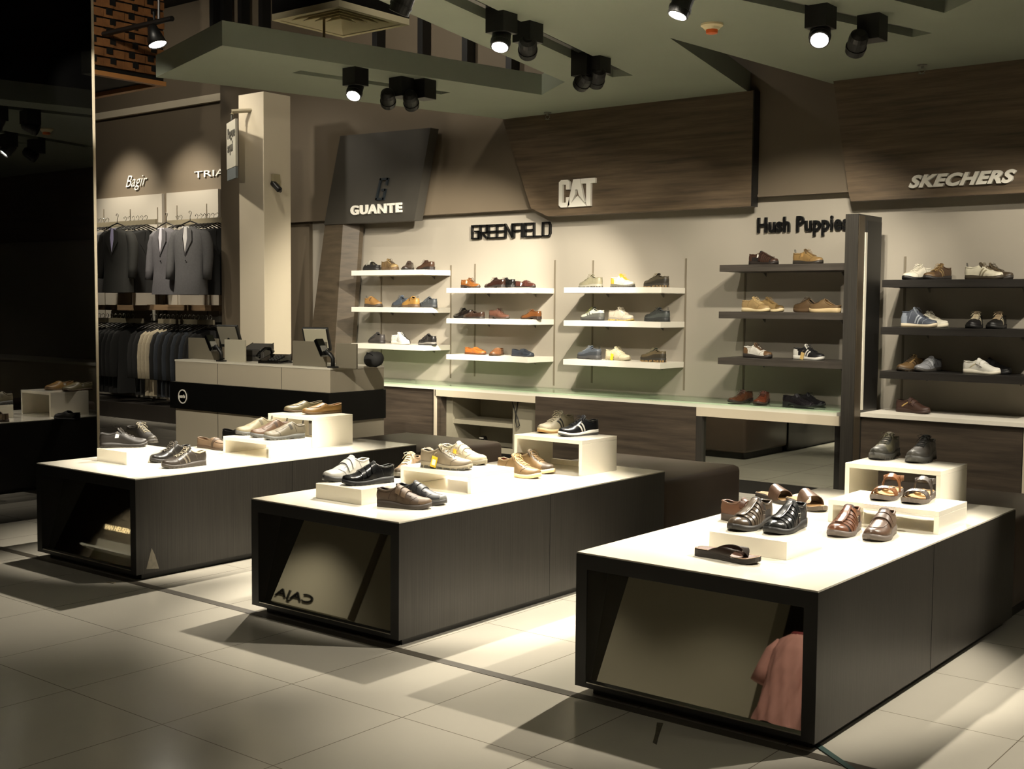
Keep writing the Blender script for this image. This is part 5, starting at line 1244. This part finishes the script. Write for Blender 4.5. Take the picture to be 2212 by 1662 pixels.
shelf_shoe(shoe('sneaker', '#94733f', '#2f2a24', acc='#a5834c', lace='#6d5430', lining='#2a231b', style='seams stay tab', tongue='#77592f', acc2='#4a3821', tagc='#a5814c'), 1705, 1781, z[0], 'R', 'tan shoe with cut-out sides on the top dark shelf left of the post', UH)
shelf_shoe(shoe('sneaker', '#a98a57', '#cdbb94', acc='#b5965f', lace='#cdb583', style='stay seams', acc2='#86693a', outsole='#c9b68c', lining='#b09768'), 1598, 1668, z[1], 'R', 'tan canvas sneaker nearest on the middle dark shelf left of the post', UH, y=8.97)
shelf_shoe(shoe('sneaker', '#9a7d4b', '#cdbb94', acc='#806231', lace='#8f7448', style='stay cap', acc2='#86693a', outsole='#c9b68c', lining='#77603a'), 1630, 1694, z[1], 'R', 'tan canvas sneaker with brown toe behind its neighbour on the middle dark shelf', UH, y=9.10)
shelf_shoe(shoe('clog', '#6d5030', '#54402a', acc='#54402a', lace='#3f2f1d', style='moc tongued'), 1721, 1772, z[1], 'L', 'brown suede clog on the middle dark shelf left of the post', UH, y=9.06)
shelf_shoe(shoe('clog', '#8a6a42', '#c4ad84', acc='#6d5030', style='moc', lining='#b5966a'), 1756, 1806, z[1], 'L', 'tan clog with pale sole beside the brown clog on the middle dark shelf', UH, y=8.97)
shelf_shoe(shoe('sneaker', '#d5d0c4', '#2f2a26', acc='#86613a', acc2='#86613a', lace='#3a2d22', style='counter cap stay seams', lining='#6d5030'), 1601, 1677, z[2], 'R', 'white and brown sneaker on the lowest dark shelf left of the post', UH)
s_ = shoe('sneaker', '#1f1e20', '#c9c6bd', acc='#d6d2c7', acc2='#d6d2c7', lace='#17171a', style='stripes counter', lining='#8d8a80'); price_tag(s_, Vector((-.03, -.045, .07)), '#c9ab6a', True)
shelf_shoe(s_, 1714, 1785, z[2], 'R', 'black and white sneaker with large tan tag, lowest dark shelf left of the post', UH)
CZ = HC
shelf_shoe(shoe('dress', '#593420', '#211713', lace='#2b1c13', gloss=.12, tagc='#b5a582'), 1585, 1622, CZ, 'FL', 'dark brown oxford turned forward on the counter, left of the red brown one', 'shoes on the counter', y=8.95)
shelf_shoe(shoe('dress', '#7a3a22', '#33231c', lace='#2b1c13', gloss=.12, tagc='#b5a582'), 1636, 1663, CZ, 'F', 'red brown oxford pointing forward on the counter left of the post', 'shoes on the counter', y=8.95)
shelf_shoe(shoe('dress', '#232124', '#121213', style='seams moc', gloss=.1), 1693, 1767, CZ, 'R', 'shiny black shoe nearest on the counter left of the post', 'shoes on the counter', y=8.88)
shelf_shoe(shoe('dress', '#1d1b1d', '#101011', lace='#0c0c0d', gloss=.1), 1722, 1786, CZ, 'R', 'shiny black laced shoe behind the nearest black one on the counter', 'shoes on the counter', y=9.05)
z = ZS
shelf_shoe(shoe('sneaker', '#cfc8b5', '#1b1a19', acc='#b5ad98', lace='#d6d0be', style='stay seams', acc2='#9a927d', outsole='#151413'), 1958, 1998, z[0], 'FL', 'off-white sneaker with black sole, leftmost on the top shelf right of the post', US)
shelf_shoe(shoe('sneaker', '#54391f', '#1b1714', acc='#77572f', lace='#8f7548', style='stay stripes cap', acc2='#8f7548'), 1996, 2049, z[0], 'FL', 'brown laced sneaker on the top dark shelf right of the post', US)
shelf_shoe(shoe('sneaker', '#d3cbb2', '#3f382c', acc='#c4bb9f', lace='#54472f', style='stripes tab', acc2='#9a8f6f', tongue='#54472f', lining='#a3987a'), 2080, 2166, z[0], 'R', 'cream sneaker with side stripes on the top dark shelf right of the post', US, y=8.98)
shelf_shoe(shoe('sneaker', '#4f3f29', '#2b2620', acc='#6d5a3a', lace='#3a2f1f', style='stay'), 2108, 2180, z[0], 'R', 'brown sneaker whose toe shows behind the cream one on the top dark shelf', US, y=9.10)
shelf_shoe(shoe('hitop', '#5a6270', '#c4b8a0', acc='#8d96a3', acc2='#a9b0ba', lace='#2a2c31', style='stripes counter seams', tongue='#77808c', outsole='#a3957a', lining='#3f444d'), 1944, 2028, z[1], 'R', 'blue grey high-top sneaker on the middle dark shelf right of the post', US, y=8.96)
shelf_shoe(shoe('sneaker', '#cfc9b5', '#cfc7b0', acc='#b5ae98', lace='#d8d2c0', style='stay seams', acc2='#a39b84'), 1975, 2047, z[1], 'R', 'cream white sneaker behind the blue grey high-top', US, y=9.10)
shelf_shoe(shoe('sneaker', '#1e1c1b', '#161514', acc='#a5977c', acc2='#c4b89a', lace='#c9bd9f', style='stay tongue stripes', tongue='#b09c7a'), 2090, 2122, z[1], 'F', 'black and beige sneaker pointing forward, left one of two on the middle dark shelf', US)
shelf_shoe(shoe('sneaker', '#1a1918', '#161514', acc='#a38f70', acc2='#b5a88a', lace='#a38f70', style='stay tongue stripes', tongue='#9f8768'), 2136, 2172, z[1], 'F', 'black and beige sneaker pointing forward, right one of two on the middle dark shelf', US)
shelf_shoe(shoe('sneaker', '#77592f', '#33291c', acc='#94733f', lace='#3a2d1b', style='stay stripes tread', acc2='#4a3820'), 1951, 1991, z[2], 'FL', 'golden brown sneaker at the left of the lowest dark shelf right of the post', US)
shelf_shoe(shoe('sneaker', '#85868a', '#33302c', acc='#a3a4a8', acc2='#2b2a2a', style='velcro seams', lining='#222222'), 1992, 2024, z[2], 'FL', 'silver grey strap sneaker beside the golden brown one', US)
shelf_shoe(shoe('sneaker', '#e0dccf', '#d3cdbd', acc='#e5e1d6', acc2='#c4b78f', style='velcro wave', lining='#c9c4b5', outsole='#bdb6a3'), 2082, 2168, z[2], 'R', 'white strap sneaker on the lowest dark shelf right of the post', US, y=8.96)
shelf_shoe(shoe('sneaker', '#1d1c1c', '#191818', acc='#2a2929', style='velcro', lining='#1b1a1a'), 2112, 2184, z[2], 'R', 'black strap sneaker behind the white one on the lowest dark shelf', US, y=9.10)
shelf_shoe(shoe('sneaker', '#4a2d1f', '#33221a', acc='#54352a', acc2='#c9a45a', style='velcro wave counter', lining='#2a1b14'), 1940, 2018, CZ, 'R', 'dark brown strap sneaker with gold stripes on the counter right of the post', 'shoes on the counter', y=8.95)
bpy.context.view_layer.update()
